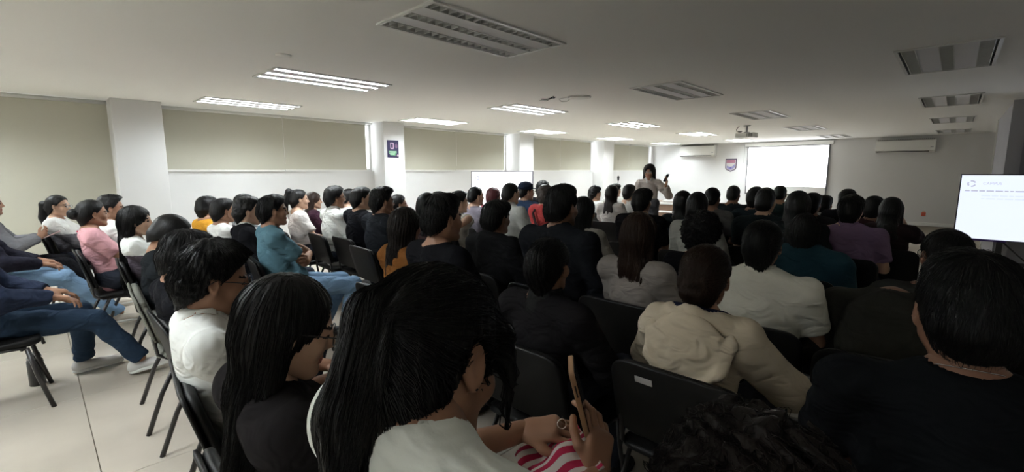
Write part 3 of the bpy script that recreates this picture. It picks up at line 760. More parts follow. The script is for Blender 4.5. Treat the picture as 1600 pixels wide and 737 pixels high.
# ceiling with recess openings for the fixtures
xs = sorted({XL - .3, XR + .2} | {FX[c] for c in FX} | {FX[c] + FWD for c in FX}); ys = sorted({YB - .2, YF + .2} | {y for y in FY} | {y + FLN for y in FY})
mb = MB(); opening = {(round(FX[c], 3), round(y, 3)) for c in FX for y in FY}
for a in range(len(xs) - 1):
    for b in range(len(ys) - 1):
        if (round(xs[a], 3), round(ys[b], 3)) in opening: continue
        mb.add([(xs[a], ys[b], ZC), (xs[a], ys[b + 1], ZC), (xs[a + 1], ys[b + 1], ZC), (xs[a + 1], ys[b], ZC)], [(0, 1, 2, 3)])
mb.box(XL - .3, XR + .2, YB - .2, YF + .2, ZC + .16, ZC + .30)
for a, b in ((XL - .3, XL - .25), (XR + .15, XR + .2)): mb.box(a, b, YB - .2, YF + .2, ZC, ZC + .2)
for a, b in ((YB - .2, YB - .15), (YF + .15, YF + .2)): mb.box(XL - .3, XR + .2, a, b, ZC, ZC + .2)
struct(mb.build('ceiling', M_ceil))

# left wall: parapet, pillars, window bays
PIL = [(.82, 1.36), (4.78, 5.24), (8.62, 9.15), (12.48, 13.06)]
mb = MB(); SILL = 1.47
mb.box(XL - .2, XL, PIL[0][0], YF + .2, 0, SILL - .02)
mb.box(XL - .2, XL, YB - .2, PIL[0][0], 0, .25)
mb.box(XL - .2, XL, YB - .2, -2.9, .25, ZC); mb.box(XL - .2, XL - .01, -2.9, YF + .2, ZC - .03, ZC)
mb.box(XL - .2, XL, 16.35, YF + .2, SILL - .02, ZC)
struct(mb.build('wall_left', M_wall))
for i, (a, b) in enumerate(PIL):
    struct(MB().box(XL - .2, XP, a, b, 0, ZC).build('wall_left_pillar', M_wall, bevel=.006))
struct(MB().box(XL - .3, XR + .2, YF, YF + .2, 0, ZC).build('wall_front', M_wall))
struct(MB().box(XL - .3, XR + .2, YB - .2, YB, 0, ZC).build('wall_back', M_wall))
struct(MB().box(XR, XR + .2, YB - .2, BLY0, 0, ZC).build('wall_right', M_wall))
struct(MB().box(BLX, XR + .2, BLY0, BLY1, 0, ZC).build('wall_right_block', M_grey))
struct(MB().box(BLX - .012, BLX + .13, BLY0 - .03, BLY0 - .0, 0, ZC - .001).build('block_lit_strip', M_grey_lit))  # added strip: light falling on the block's front face, put into the colour
struct(MB().box(BLX - .02, BLX + .01, BLY1 - .03, BLY1 + .005, 0, ZC - .001).build('trim_2', M_trim))
struct(MB().box(XR - .6, XR + .2, BLY1, YF + .2, 0, ZC).build('wall_right_far', M_wall))
struct(MB().box(XL, XR - .6, YF - .012, YF, 0, .09).build('baseboard_front', M_trim))

WIN = [(-2.9, .82, .25), (1.36, 4.72, SILL), (5.24, 8.62, SILL), (9.15, 12.42, SILL), (13.06, 16.3, SILL)]
for n, (a, b, z0) in enumerate(WIN):
    wdw = MB(); x0, x1 = XL - .16, XL - .10
    b2 = {0: .82, 1: 4.78}.get(n, b) if n < 2 else (b if n in (2,) else (12.48 if n == 3 else 16.35))
    wdw.box(x0, x1, a, b2, z0 - .02, z0 + .03); wdw.box(x0, x1, a, b2, ZC - .05, ZC)
    for yy in (a, (a + b2) / 2 - .02, b2 - .04): wdw.box(x0, x1, yy, yy + .04, z0 + .03, ZC - .05)
    wo = struct(wdw.build('window_%d' % (n + 1), M_alu))
    for k in (0, 1):
        ya = a + .04 if k == 0 else (a + b2) / 2 + .02; yb = (a + b2) / 2 - .02 if k == 0 else b2 - .04
        MB().box(x0 + .025, x0 + .03, ya, yb, z0 + .03, ZC - .05).build('pane', M_pane, wo)

# roller blinds: each blind a thing
BL = [(0, -2.95, .822, .30), (1, 1.355, 3.075, 1.455), (1, 3.068, 4.61, 1.462), (2, 5.235, 6.862, 1.46), (2, 6.85, 8.43, 1.468), (3, 9.145, 10.728, 1.462), (3, 10.72, 12.28, 1.47), (4, 13.055, 14.635, 1.468), (4, 14.63, 16.06, 1.468)]
BLN = ['tall beige roller blind left of the first pillar, reaching behind the seated row', 'beige roller blind just right of the first white pillar', 'beige roller blind left of the pillar with the dark sign',
       'beige roller blind just right of the sign pillar', 'beige roller blind above the left television, bright gap at its right', 'beige roller blind right of the third pillar', 'beige roller blind in the third bay, farther half',
       'nearer beige roller blind of the last bay, left of the presenter', 'farthest beige roller blind, beside the front corner']
for (bay, a, b, z0), ln in zip(BL, BLN):
    e = tag(empty('roller_blind', (XL + .03, (a + b) / 2, z0)), ln, 'blind', 'roller blinds on the window wall')
    L2 = (b - a) / 2; H = ZC - .004 - z0
    m = MB(); ny = 10
    vs = [(.004 * math.sin(j * 1.3) * (1 if bay else 2), -L2 + .003 + (2 * L2 - .006) * j / ny, z) for z in (.02, H * .5, H) for j in range(ny + 1)]
    fs = [(r * (ny + 1) + j, r * (ny + 1) + j + 1, (r + 1) * (ny + 1) + j + 1, (r + 1) * (ny + 1) + j) for r in (0, 1) for j in range(ny)]
    m.add(vs, fs).build('blind_fabric', M_blind, e, True)
    MB().box(-.010, .010, -L2 + .008, L2 - .008, 0, .022).build('bottom_rail', M_plastic_w, e, bevel=.003)
    MB().tube([(0, -L2, H - .028), (0, L2, H - .028)], .024, 10).build('roller', M_plastic_w, e, True)
    MB().tube([(.02, L2 - .004, H - .05), (.022, L2 - .004, .12)], .0035, 6).build('pull_cord', M_plastic_w, e)

# ---------------------------------------------------------------- ceiling fixtures
def fixture(lit):
    e = empty('ceiling_light')
    W_, L_ = FWD, FLN; m = MB(); b = .022
    m.box(0, W_, 0, b, -.012, .004); m.box(0, W_, L_ - b, L_, -.012, .004); m.box(0, b, b, L_ - b, -.012, .004); m.box(W_ - b, W_, b, L_ - b, -.012, .004)
    m.build('frame', M_white_metal, e)
    m = MB(); m.box(.002, W_ - .002, .002, L_ - .002, .09, .10); m.box(.002, .01, .002, L_ - .002, .004, .09); m.box(W_ - .01, W_ - .002, .002, L_ - .002, .004, .09)
    m.box(.01, W_ - .01, .002, .01, .004, .09); m.box(.01, W_ - .01, L_ - .01, L_ - .002, .004, .09); m.build('housing', M_white_metal, e)
    sw_ = .074 if lit else .088; cs = [.082, W_ / 2, W_ - .082]
    for c in (0, 1):
        x0, x1 = cs[c] + sw_ / 2, cs[c + 1] - sw_ / 2
        MB().box(x0, x1, b, L_ - b, -.004, .002).build('panel', M_fixpanel, e, bevel=.002)
    for c in cs:
        ch = MB(); pr = [(-sw_ / 2, -.006), (-sw_ / 2 + .006, .02), (-.02, .062), (.02, .062), (sw_ / 2 - .006, .02), (sw_ / 2, -.006)]
        vs = [(c + x, y, z) for y in (b, L_ - b) for x, z in pr]; ch.add(vs, [(i, i + 1, i + 7, i + 6) for i in range(5)])
        ro = ch.build('reflector', M_reflector, e)
        lv = MB()
        for k in range(17):
            y = b + .05 + k * (L_ - 2 * b - .1) / 16
            if not lit: lv.add([(c - sw_ / 2 + .004, y, -.006), (c + sw_ / 2 - .004, y, -.006), (c + sw_ / 2 - .012, y, .026), (c - sw_ / 2 + .012, y, .026)], [(0, 1, 2, 3)])
            if not lit: lv.box(c - sw_ / 2 + .004, c + sw_ / 2 - .004, y - .002, y + .002, -.006, .022)
            else: lv.box(c - sw_ / 2 + .004, c + sw_ / 2 - .004, y - .002, y + .002, .02, .04)
        lv.box(c - sw_ / 2, c - sw_ / 2 + .004, b, L_ - b, -.008, .02); lv.box(c + sw_ / 2 - .004, c + sw_ / 2, b, L_ - b, -.008, .02)
        lv.build('louver', M_louver if not lit else M_reflector, e)
        MB().tube([(c, b + .03, .026 if lit else .036), (c, L_ - b - .03, .026 if lit else .036)], .016 if lit else .013, 10).build('tube', M_tube_on if lit else M_tube_off, e, True)
    note_kids(e); return e
on = fixture(True); off = fixture(False); used = {True: False, False: False}
rown = ['row at the back of the room', 'row above and behind the camera', 'nearest row in view', 'second row', 'third row', 'fourth row', 'farthest row']
coln = {'A': 'column along the windows', 'B': 'second column from the windows', 'C': 'third column from the windows', 'D': 'column nearest the right wall'}
for c in 'ABCD':
    for r, y in enumerate(FY):
        if c == 'D' and r == 2: continue
        
        lit = c in 'AB' or (r < 2 and c == 'C') or r == 0; src = on if lit else off
        o = src if not used[lit] else copy_tree(src); used[lit] = True
        o.location = (FX[c], y, ZC)
        tag(o, '%s louvered ceiling light, %s, %s' % ('lit' if lit else 'unlit', coln[c], rown[r]), 'ceiling light', 'recessed three tube ceiling lights')
# ceiling small things
p = at_z(905, 151, ZC); e = tag(empty('smoke_detector', (p[0], p[1], ZC)), 'round smoke detector on the ceiling between the lights', 'smoke detector')
MB().lathe([(.15, 0), (.15, -.012), (.142, -.02), (.05, -.03), (.0, -.03)], 32).build('cover', M_plastic_w, e, True)
MB().torus(.142, .006, 32, 6, Matrix.Translation((0, 0, -.013))).build('rim', M_darkgap, e, True)
MB().tube([(-.15, -.05, -.002), (-.25, -.1, -.01), (-.27, -.02, -.035), (-.22, .04, -.03), (-.16, .02, -.01)], .004, 5).build('loose_cable', M_plastic_w, e, True)
p = at_z(864, 152, ZC)
cw = MB(); cw.tube([(0, 0, 0), (.05, -.08, -.03), (.10, -.12, -.015), (.14, -.16, -.03)], .006, 5); cw.tube([(0, 0, 0), (-.06, -.05, -.025), (-.12, -.09, -.02)], .006, 5); cw.tube([(0, 0, -.004), (-.02, -.1, -.05), (-.09, -.16, -.05)], .004, 5); cw.tube([(0, 0, 0.001), (.002, 0, -.012)], .03, 12)
o = tag(cw.build('ceiling_wires', M_black_metal, None, True), 'loose dark wires sticking out of the ceiling beside the smoke detector', 'wires'); o.location = (p[0], p[1], ZC)
p = at_z(1156, 205, ZC); o = tag(MB().lathe([(.05, 0), (.05, -.02), (.02, -.035), (0, -.035)], 20).build('ceiling_sensor', mat('sensor_grey', (.25, .25, .25)), None, True), 'small dark round sensor on the ceiling before the projector', 'sensor'); o.location = (p[0], p[1], ZC)
p = at_z(443, 86, ZC); o = tag(MB().lathe([(.06, 0), (.06, -.008), (.04, -.014), (0, -.014)], 20).build('ceiling_cover_plate', M_ceil, None, True), 'faint round cover plate on the ceiling near the window lights', 'cover plate'); o.location = (p[0], p[1], ZC)

# projector
pj = at_depth(1166, 217, 9.6); e = tag(empty('projector', (pj[0], pj[1], ZC)), 'white projector hanging from the ceiling before the screen', 'projector')
MB().lathe([(.07, 0), (.07, -.015), (.02, -.02), (.02, -.13), (.06, -.135), (.06, -.15)], 16).build('ceiling_mount', M_grey, e, True)
b_ = MB().prism(rrect(.38, .28, .04), -.25, -.155).build('body', M_plastic_w, e, bevel=.012)
MB().tube([(-.09, .13, -.2), (-.09, .165, -.2)], .036, 16).build('lens_barrel', M_black_metal, b_, True)
v_ = MB(); [v_.box(.04 + k * .02, .05 + k * .02, -.145, -.139, -.235, -.175) for k in range(6)]; v_.build('vent', M_darkgap, b_)
MB().tube([(-.17, -.05, -.16), (-.2, -.02, -.07), (-.17, .05, 0)], .006, 6).build('cable', M_black_metal, e, True)

# projection screen on the front wall
xa, za = on_front(1168.5, 231, YF - .05); xb, zb = on_front(1298, 226, YF - .05)
e = tag(empty('projection_screen', ((xa + xb) / 2, YF - .05, .72)), 'large white projection screen on the front wall, glowing white', 'projection screen')
sw2 = (xb - xa) / 2; M_scr = mat('projected_image', (.8, .8, .8), .6, emit=(.97, .985, 1.0), estr=SCREEN)
MB().box(-sw2, sw2, -.003, .003, .02, 1.52).build('screen_border', mat('screen_border', (.12, .12, .13), .6), e)
MB().box(-sw2 + .035, sw2 - .035, -.005, -.0035, .26, 1.50).build('picture', M_scr, e)
MB().box(-sw2 + .035, sw2 - .035, -.005, -.0035, .03, .25).build('unlit_strip', M_trim, e)
MB().box(-sw2 - .08, sw2 + .08, -.04, .045, 1.53, 1.64).build('casing', M_plastic_w, e, bevel=.01)
MB().tube([(-sw2, 0, .012), (sw2, 0, .012)], .012, 8).build('weight_bar', M_black_metal, e)
MB().tube([(-sw2 - .11, -.0, 1.60), (-sw2 - .09, -.01, 1.4), (-sw2 - .10, -.01, 1.0)], .004, 5).build('pull_cord', M_grey, e)

# air conditioners
def aircon(u0, u1, v0, v1, label):
    x0, z1 = on_front(u0, v0, YF - .2); x1, z0 = on_front(u1, v1, YF - .2); cx = (x0 + x1) / 2; W_ = x1 - x0; H = min(z1, ZC - .03) - z0
    e = tag(empty('air_conditioner', (cx, YF - .001, z0)), label, 'air conditioner', 'wall mounted air conditioners')
    prof = [(0, 0), (-.10, 0), (-.19, .05), (-.205, .14), (-.20, H - .04), (-.17, H), (0, H)]
    m = MB(); vs = [(s * W_ / 2, y, z) for s in (-1, 1) for y, z in prof]; n = len(prof)
    m.add(vs, [tuple(range(n)), tuple(range(n, 2 * n))[::-1]] + [(i, i + n, (i + 1) % n + n, (i + 1) % n) for i in range(n)]).build('casing', M_plastic_w, e, bevel=.008)
    MB().box(-W_ / 2 + .04, W_ / 2 - .12, -.2, -.12, .012, .03).build('air_outlet', mat('outlet_dark', (.06, .06, .06)), e)
    MB().box(-W_ / 2 + .05, W_ / 2 - .13, -.175, -.17, .03, .07, Matrix.Rotation(.2, 4, 'X')).build('louver_flap', M_plastic_w, e)
    g = MB(); [g.box(-W_ / 2 + .05 + k * (W_ - .1) / 30, -W_ / 2 + .058 + k * (W_ - .1) / 30, -.18, -.03, H - .012, H + .006) for k in range(31)]
    g.box(-W_ / 2 + .03, W_ / 2 - .03, -.19, -.18, H - .03, H - .012); g.build('intake_grille', mat('grille_dark', (.12, .12, .12)), e)
    MB().box(W_ / 2 - .10, W_ / 2 - .04, -.209, -.204, .12, .14).build('indicator', M_grey, e)
    return e
aircon(1062, 1116, 228, 244, 'white wall air conditioner left of the crest, above the presenter')
aircon(1369, 1461, 219, 237, 'white wall air conditioner at the right of the screen')

# crest, wall outlet, sign
x0, z0 = on_front(1142, 257.5, YF - .02)
e = tag(empty('wall_crest', (x0, YF - .004, z0)), 'shield shaped crest in maroon, cream and violet on the front wall', 'crest')
def shield(s, y0, y1, m, zoff=0):
    o = [(-.18, .21), (.18, .21), (.18, -.10), (.15, -.16), (.06, -.20), (0, -.23), (-.06, -.20), (-.15, -.16), (-.18, -.10)]
    n = len(o); vs = [(a * s, y, b * s + zoff) for y in (y0, y1) for a, b in o]
    return m.add(vs, [tuple(range(n)), tuple(range(n, 2 * n))[::-1]] + [(i, i + n, (i + 1) % n + n, (i + 1) % n) for i in range(n)])
shield(1, -.02, 0, MB()).build('shield', mat('crest_dark', (.13, .10, .14)), e)
shield(.84, -.024, -.0205, MB()).build('field', mat('crest_pale', (.50, .48, .46)), e)
MB().box(-.14, .14, -.027, -.0245, .06, .165).build('maroon_band', mat('crest_maroon', (.36, .16, .22)), e)
mb = MB(); o_ = [(-.13, -.02), (-.05, -.055), (0, -.06), (.06, -.04), (.13, .03), (.135, -.08), (.05, -.15), (0, -.165), (-.06, -.15), (-.13, -.1)]
vs = [(a, y, b) for y in (-.027, -.0245) for a, b in o_]; n = len(o_); mb.add(vs, [tuple(range(n)), tuple(range(n, 2 * n))[::-1]] + [(i, i + n, (i + 1) % n + n, (i + 1) % n) for i in range(n)])
mb.build('violet_wave', mat('crest_violet', (.25, .24, .42)), e)
MB().lathe([(.03, 0), (.025, .006), (0, .006)], 14, M=Matrix.Translation((0, -.0275, -.10)) @ Matrix.Rotation(PI / 2, 4, 'X')).build('emblem', mat('crest_emblem', (.14, .12, .34)), e)
x0, z0 = on_front(1443, 334, YF - .02)
e = tag(empty('wall_socket', (x0, YF - .002, z0 - .06)), 'small red electrical socket plate low on the front wall', 'socket')
MB().box(-.045, .045, -.012, 0, 0, .10).build('plate', mat('socket_red', (.55, .10, .05), .5), e, bevel=.003)
MB().box(-.03, .03, -.01, 0, .10, .15).build('top_cap', mat('socket_cream', (.6, .45, .35), .5), e, bevel=.002)
s_ = MB(); [s_.box(x - .004, x + .004, -.0135, -.011, z, z + .02) for x in (-.015, .015) for z in (.02, .06)]; s_.build('slot', M_darkgap, e)

e = tag(empty('wall_sign', (XP + .001, 4.975, 1.885)), 'small dark sign with a phone symbol and green panel on the pillar', 'sign')
MB().box(0, .008, -.125, .125, -.165, .165).build('plate', mat('sign_navy', (.035, .03, .075), .35), e, bevel=.003)
ph = MB(); M_pink = mat('sign_pink', (.75, .50, .62), .5)
for a in ((-.058, -.045, .0, .115), (.0, .013, .0, .115), (-.045, .0, .102, .115), (-.045, .0, .0, .018)): ph.box(.008, .0105, a[0], a[1], a[2], a[3])
ph.build('phone_symbol', M_pink, e)
wv = MB()
for rr in (.025, .045, .062): wv.tube([(.0095, .03 + rr * math.cos(t), .057 + rr * math.sin(t)) for t in [k * .18 for k in range(-5, 6)]], .0035, 5)
wv.build('sound_waves', mat('sign_mauve', (.42, .22, .34), .5), e)
MB().box(.008, .0095, -.10, .08, -.085, -.04).build('green_panel', mat('sign_green', (.12, .30, .16), .5), e)
MB().box(.008, .0095, -.065, .055, -.125, -.085).build('green_panel', mat('sign_green', (.12, .30, .16), .5), e)
tx_ = MB(); [tx_.box(.0095, .0105, -.085 + .012 * (r % 2), .06 - .01 * r, -.055 - r * .019, -.048 - r * .019) for r in range(4)]; tx_.build('text_lines', mat('sign_text', (.45, .62, .45)), e)
MB().lathe([(.02, 0), (.02, .003), (0, .003)], 14, M=Matrix.Translation((.008, .10, -.125)) @ Matrix.Rotation(PI / 2, 4, 'Y')).build('logo_dot', mat('sign_logo', (.5, .38, .42)), e)

# ---------------------------------------------------------------- televisions on stands
def text_obj(name, s, size, m, parent, loc, rot):
    c = bpy.data.curves.new(name, 'FONT'); c.body = s; c.size = size; c.extrude = .0004; c.align_x = 'LEFT'
    q = bpy.data.objects.new(name, c); me = bpy.data.meshes.new_from_object(q); bpy.data.objects.remove(q)
    t = bpy.data.objects.new(name, me); COL.objects.link(t); t.parent = parent; t.location = loc; t.rotation_euler = rot; me.materials.clear(); me.materials.append(m); return t
def tv(loc, yaw, Wt, Ht, zb, label, right):
    e = tag(empty('television', (loc[0], loc[1], 0), yaw), label, 'television', 'slide televisions on stands')
    b = .014; mt = mat('tv_bezel', (.02, .02, .05), .3, .5)
    MB().box(-Wt / 2, Wt / 2, .0, .05, zb, zb + Ht).build('bezel', mt, e, bevel=.006)
    MB().box(-Wt / 2 + b, Wt / 2 - b, -.003, -.001, zb + b, zb + Ht - b).build('display', mat('tv_picture', (.05, .05, .05), .3, emit=(.80, .87, 1.0) if right else (1, 1, 1), estr=TVLIGHT) if right else mat('tv_picture_bright', (.05, .05, .05), .3, emit=(.97, .98, 1.0), estr=TVLIGHT * 1.5), e)
    gm = mat('slide_grey', (.1, .1, .1), .6, emit=(.46, .47, .60), estr=TVLIGHT); gl = mat('slide_pale', (.1, .1, .1), .6, emit=(.66, .74, .84), estr=TVLIGHT)
    # slide content: ring logo, heading, line of title, two paragraph lines
    lg = MB()
    for a0, a1 in ((20, 110), (150, 235), (265, 350)):
        lg.tube([(-Wt / 2 + .115 + .035 * math.cos(R(a)), -.0045, zb + Ht - .125 + .035 * math.sin(R(a))) for a in range(a0, a1 + 1, 15)], .010, 6)
    lg.build('ring_logo', gm, e, True)
    rt = (PI / 2, 0, 0)
    text_obj('heading', 'CAMPUS', .045, gm, e, (-Wt / 2 + .22, -.004, zb + Ht - .135), rt)
    if right:                                        # the rest of the slide is too blurred to read: words as short strokes
        rs = random.Random(3)
        def words(name, x, z, total, hgt, m):
            q = MB(); end = x + total
            while x < end:
                wd = rs.uniform(.03, .09)
                q.box(x, min(x + wd, end), -.0042, -.0034, z, z + hgt); x += wd + .014
            q.build(name, m, e)
        words('title_line', -Wt / 2 + .06, zb + Ht - .225, .78, .016, gm)
        words('paragraph_line', -Wt / 2 + .22, zb + Ht - .285, 1.0, .013, gl); words('paragraph_line', -Wt / 2 + .22, zb + Ht - .325, .52, .013, gl)
        MB().box(-Wt / 2 + .18, -Wt / 2 + .50, -.006, .02, zb - .012, zb + .012).build('sensor_bar', mat('tv_purple', (.09, .04, .28), .4), e, bevel=.003)
    for s in (-1, 1):
        if right or s: MB().box(s * .30 - .03, s * .30 + .03, .06, .10, .10, zb + Ht * .7).build('post', M_black_metal, e, bevel=.004)
        MB().tube([(s * .30, -.30, .05), (s * .30, .08, .09), (s * .30, .42, .05)], .022, 8).build('foot', M_black_metal, e, True)
        MB().tube([(s * .27, .08, zb - .02), (s * .05, .08, zb - .25)], .010, 6).build('brace', M_black_metal, e, True)
        for yy in (-.28, .40): MB().tube([(s * .30 - .015, yy, .028), (s * .30 + .015, yy, .028)], .028, 12).build('castor', M_black_metal, e, True)
    MB().box(-.33, .33, .065, .095, zb - .32, zb - .27).build('crossbar', M_black_metal, e, bevel=.004)
    MB().box(-.26, .26, .05, .09, zb + .2, zb + .5).build('mount_plate', M_black_metal, e)
tv((.04 + .745 * math.cos(-.04), 8.62 + .745 * math.sin(-.04)), -.04, 1.49, .86, .555, 'large television on a black stand at the right edge, showing a pale slide', True)
LT = at_depth(784, 269, 8.3)
tv((LT[0], LT[1]), R(43.8 - 8), 1.14, .68, .775, 'television with a bright white slide in front of the third pillar', False)

# front desk with pale edges, microphone stand
DK = at_depth(1052, 318, 10.6)
e = tag(empty('front_desk', (DK[0] + .15, DK[1] + .1, 0)), 'long brown wooden desk with pale edges near the front wall, behind the presenter', 'desk')
M_wood = mat('desk_wood', (.16, .10, .07), .45, bump=((2, 40, 40), .3, .003, 'noise'))
MB().box(-1.1, 1.1, -.35, .35, .72, .76).build('desk_top', M_wood, e, bevel=.004)
MB().box(-1.1, 1.1, -.362, -.351, .725, .757).build('edge_strip', M_trim, e); MB().box(-1.05, 1.05, -.335, -.325, .52, .56).build('edge_strip', M_trim, e)
MB().box(-1.05, 1.05, -.32, -.30, .25, .70).build('modesty_panel', M_wood, e)
for s in (-1, 1): MB().box(s * 1.05 - .02, s * 1.05 + .02, -.32, .32, 0, .72).build('side_panel', M_wood, e, bevel=.003)
ms = at_depth(965, 275, 9.6); e = tag(empty('microphone_stand', (ms[0], ms[1], 0)), 'thin microphone on a stand behind the seated people in white', 'microphone stand')
MB().tube([(0, 0, .02), (0, 0, 1.1)], .011, 8).build('pole', M_black_metal, e, True)
MB().lathe([(.14, 0), (.14, .015), (.02, .03), (.0, .03)], 20).build('base', M_black_metal, e, True)
MB().tube([(0, 0, 1.1), (.03, -.02, ms[2] - .08)], .008, 6).build('gooseneck', M_grey, e, True)
MB().lathe([(.012, 0), (.02, .03), (.026, .07), (.02, .1), (0, .11)], 14, c=(.03, -.02, ms[2] - .10)).build('microphone_head', M_black_metal, e, True)
tc_ = tag(empty('document_tray', (DK[0] - .1, DK[1] + .05, .762)), 'small white tray of papers on the brown front desk', 'tray')
MB().box(-.15, .15, -.11, .11, 0, .012).build('tray_base', M_plastic_w, tc_); MB().box(-.13, .13, -.09, .09, .013, .03).build('papers', mat('paper', (.8, .8, .78)), tc_)

# ================================================================ chairs
def make_chair():
    e = empty('stacking_chair')
    # cushion
    m = MB(); o_ = rrect(.46, .43, .06); rings = [(.0, .93), (.012, 1.0), (.035, 1.0), (.045, .95)]
    vs = [(x * s, .02 + y * s, .405 + z - (.01 if y < 0 and z > .03 else 0)) for z, s in rings for x, y in o_]; n = len(o_)
    m.add(vs, [tuple(range(n))[::-1], tuple(range(3 * n, 4 * n))] + [(r * n + i, r * n + (i + 1) % n, (r + 1) * n + (i + 1) % n, (r + 1) * n + i) for r in range(3) for i in range(n)])
    m.build('seat', M_chair, e, True)
    def pad(y0, thick, inset, name, mt):
        m = MB(); o_ = rrect(.47 - 2 * inset, .31 - 2 * inset, .07 - inset * .5, 6); n = len(o_); vs = []
        for k, (dy, s) in enumerate(((0, .96), (.25, 1), (.75, 1), (1, .95))):
            for x, z in o_:
                vs.append((x * s, y0 - thick * dy + .16 * (x * s) ** 2 - .26 * (z * s + .155), .638 + z * s))
        # curved face rings so that the broad faces follow the curve
        def cap(k, sgn):
            base = k * n; fs = []; half = n // 2
            for i in range(half - 1): fs.append((base + i, base + i + 1, base + n - 2 - i, base + n - 1 - i) if sgn else (base + n - 1 - i, base + n - 2 - i, base + i + 1, base + i))
            return fs
        m.add(vs, cap(0, False) + cap(3, True) + [(r * n + i, r * n + (i + 1) % n, (r + 1) * n + (i + 1) % n, (r + 1) * n + i) for r in range(3) for i in range(n)])
        return m.build(name, mt, e, True)
    pad(-.155, .030, .006, 'backrest', M_chair)
    sh = pad(-.187, .014, .0, 'back_shell', M_chairback)
    for s in (-1, 1):
        MB().lathe([(.007, 0), (.006, .003), (0, .003)], 8, M=Matrix.Translation((s * .17, -.226, .70)) @ Matrix.Rotation(PI / 2, 4, 'X')).build('screw', M_silver, sh)
        MB().tube([(s * .235, .25, .0), (s * .225, .20, .22), (s * .218, .17, .40)], .0125, 8, flat=.7).build('leg', M_black_metal, e, True)
        MB().tube([(s * .235, -.27, .0), (s * .225, -.19, .22), (s * .218, -.10, .40)], .0125, 8, flat=.7).build('leg', M_black_metal, e, True)
        MB().tube([(s * .218, .17, .40), (s * .215, .10, .402), (s * .215, -.14, .402), (s * .215, -.19, .44), (s * .212, -.205, .56), (s * .20, -.235, .72)], .011, 8, flat=.8).build('back_post', M_black_metal, e, True)
    MB().tube([(-.215, -.10, .392), (.215, -.10, .392)], .010, 8).build('crossbar', M_black_metal, e, True)
    MB().tube([(-.215, .15, .392), (.215, .15, .392)], .010, 8).build('crossbar', M_black_metal, e, True)
    note_kids(e); return e

# ================================================================ the audience
WHITE = (.78, .79, .76); OFF = (.50, .48, .43); BLACK = (.009, .009, .011); NAVY = (.02, .028, .06); DENIM = (.09, .15, .24); LDENIM = (.17, .27, .40)
CREAM = (.60, .52, .40); GREY = (.16, .15, .17); TEAL = (.10, .20, .25); MUST = (.62, .30, .03); RED = (.50, .05, .06); PURP = (.20, .13, .22)

# ---- nearest row -------------------------------------------------------
Wp = at_depth(905, 640, .93)
p1 = person('woman in a white blouse with a long black ponytail, foreground, holding a phone', (702, 418), .65, yaw=R(-4), style=None, tone='b', top='blouse', tcol=(.76, .79, .75),
            fem=True, hyaw=R(7), hpitch=R(25), lean=.0, nz=1.168, side=.0, hroll=R(-10), w=1.0, seed=1, res=.008, pcol=(.03, .03, .04), cat='person',
            world_wrists={1: (at_depth(932, 742, .90), (-.22, .45, .85), (-.9, .2, 0)), -1: (at_depth(818, 672, 1.0), (.80, .50, .25), (.1, .35, -.9))},
            hcurl=(.55, .6, .65, .7, .5))
p2 = person('woman with long black hair and glasses, looking down, left of the foreground ponytail', (472, 426), 1.02, yaw=R(-2), style='longer', strands=1500, tone='c', top='longtee',
            tcol=(.018, .016, .017), fem=True, hyaw=R(-18), hpitch=R(18), lean=-.12, seed=2, glasses=True, pose='phone', res=.009)
p3 = person('man in a white polo shirt with glasses and thick black hair, left foreground', (343, 372), 1.52, yaw=R(-6), style='mop', strands=1400, tone='b', top='polo', tcol=WHITE,
            hyaw=R(-8), hpitch=R(12), lean=-.15, seed=3, glasses=True, pcol=BLACK, w=1.15)
person('dark haired man in black, hidden behind the man in the white polo shirt', (300, 357), 2.15, style='short', strands=700, top='jacket', tcol=BLACK, hpitch=R(15), lean=-.14, seed=4, hyaw=R(-5))
person('man in a black jacket with a beige collar bending his head forward', (280, 336), 2.7, yaw=R(-4), style='crop', top='jacket', tcol=(.012, .014, .016), collar=(.42, .31, .20), hpitch=R(24), hyaw=R(-14), lean=-.08, seed=5, pcol=(.02, .02, .025), w=1.1,
       chairgrey=True)
person('girl with long straight black hair in a white top, seen in profile', (208, 320), 3.45, yaw=R(-4), style='longer', strands=700, tone='c', top='longtee', tcol=WHITE, fem=True, hyaw=R(-16), seed=6, lean=-.13, lower=(lambda c, N, P: c[:, 2] < N.z - .12, (.10, .08, .10)))
person('girl in a pink top with her black hair in a bun', (141, 311), 3.85, yaw=R(0), style='bun', tone='b', top='tee', tcol=(.62, .33, .36), fem=True, hyaw=R(6), seed=7, lean=-.12)
person('man with short hair in white behind the girl in pink', (170, 304), 4.35, style='quiff', tone='b', top='tee', tcol=WHITE, hyaw=R(-8), seed=8, w=1.05, lean=-.12)
person('woman with glasses in a white, grey and red sweatshirt at the far left', (88, 304), 4.9, yaw=R(-10), style='pony', tone='c', top='sweater', tcol=(.60, .60, .58), fem=True, hyaw=R(-22), glasses=True, seed=9, lean=-.13,
       lower=(lambda c, N, P: c[:, 2] < N.z - .17, (.13, .125, .14)), extra={'third': (lambda c, N, P: (c[:, 2] < N.z - .15) & (c[:, 2] > N.z - .25) & (c[:, 0] > -.02) & (np.abs(c[:, 0]) < .2) & (c[:, 1] > -.02), (.40, .02, .06))})
person('person with dark curly hair at the very bottom of the picture', (1190, 632), .60, style='bigcurly', strands=1600, hair='dark', top='tee', tcol=BLACK, hpitch=R(10), seed=10, fem=True, lean=0, hstyle_scale=.98)

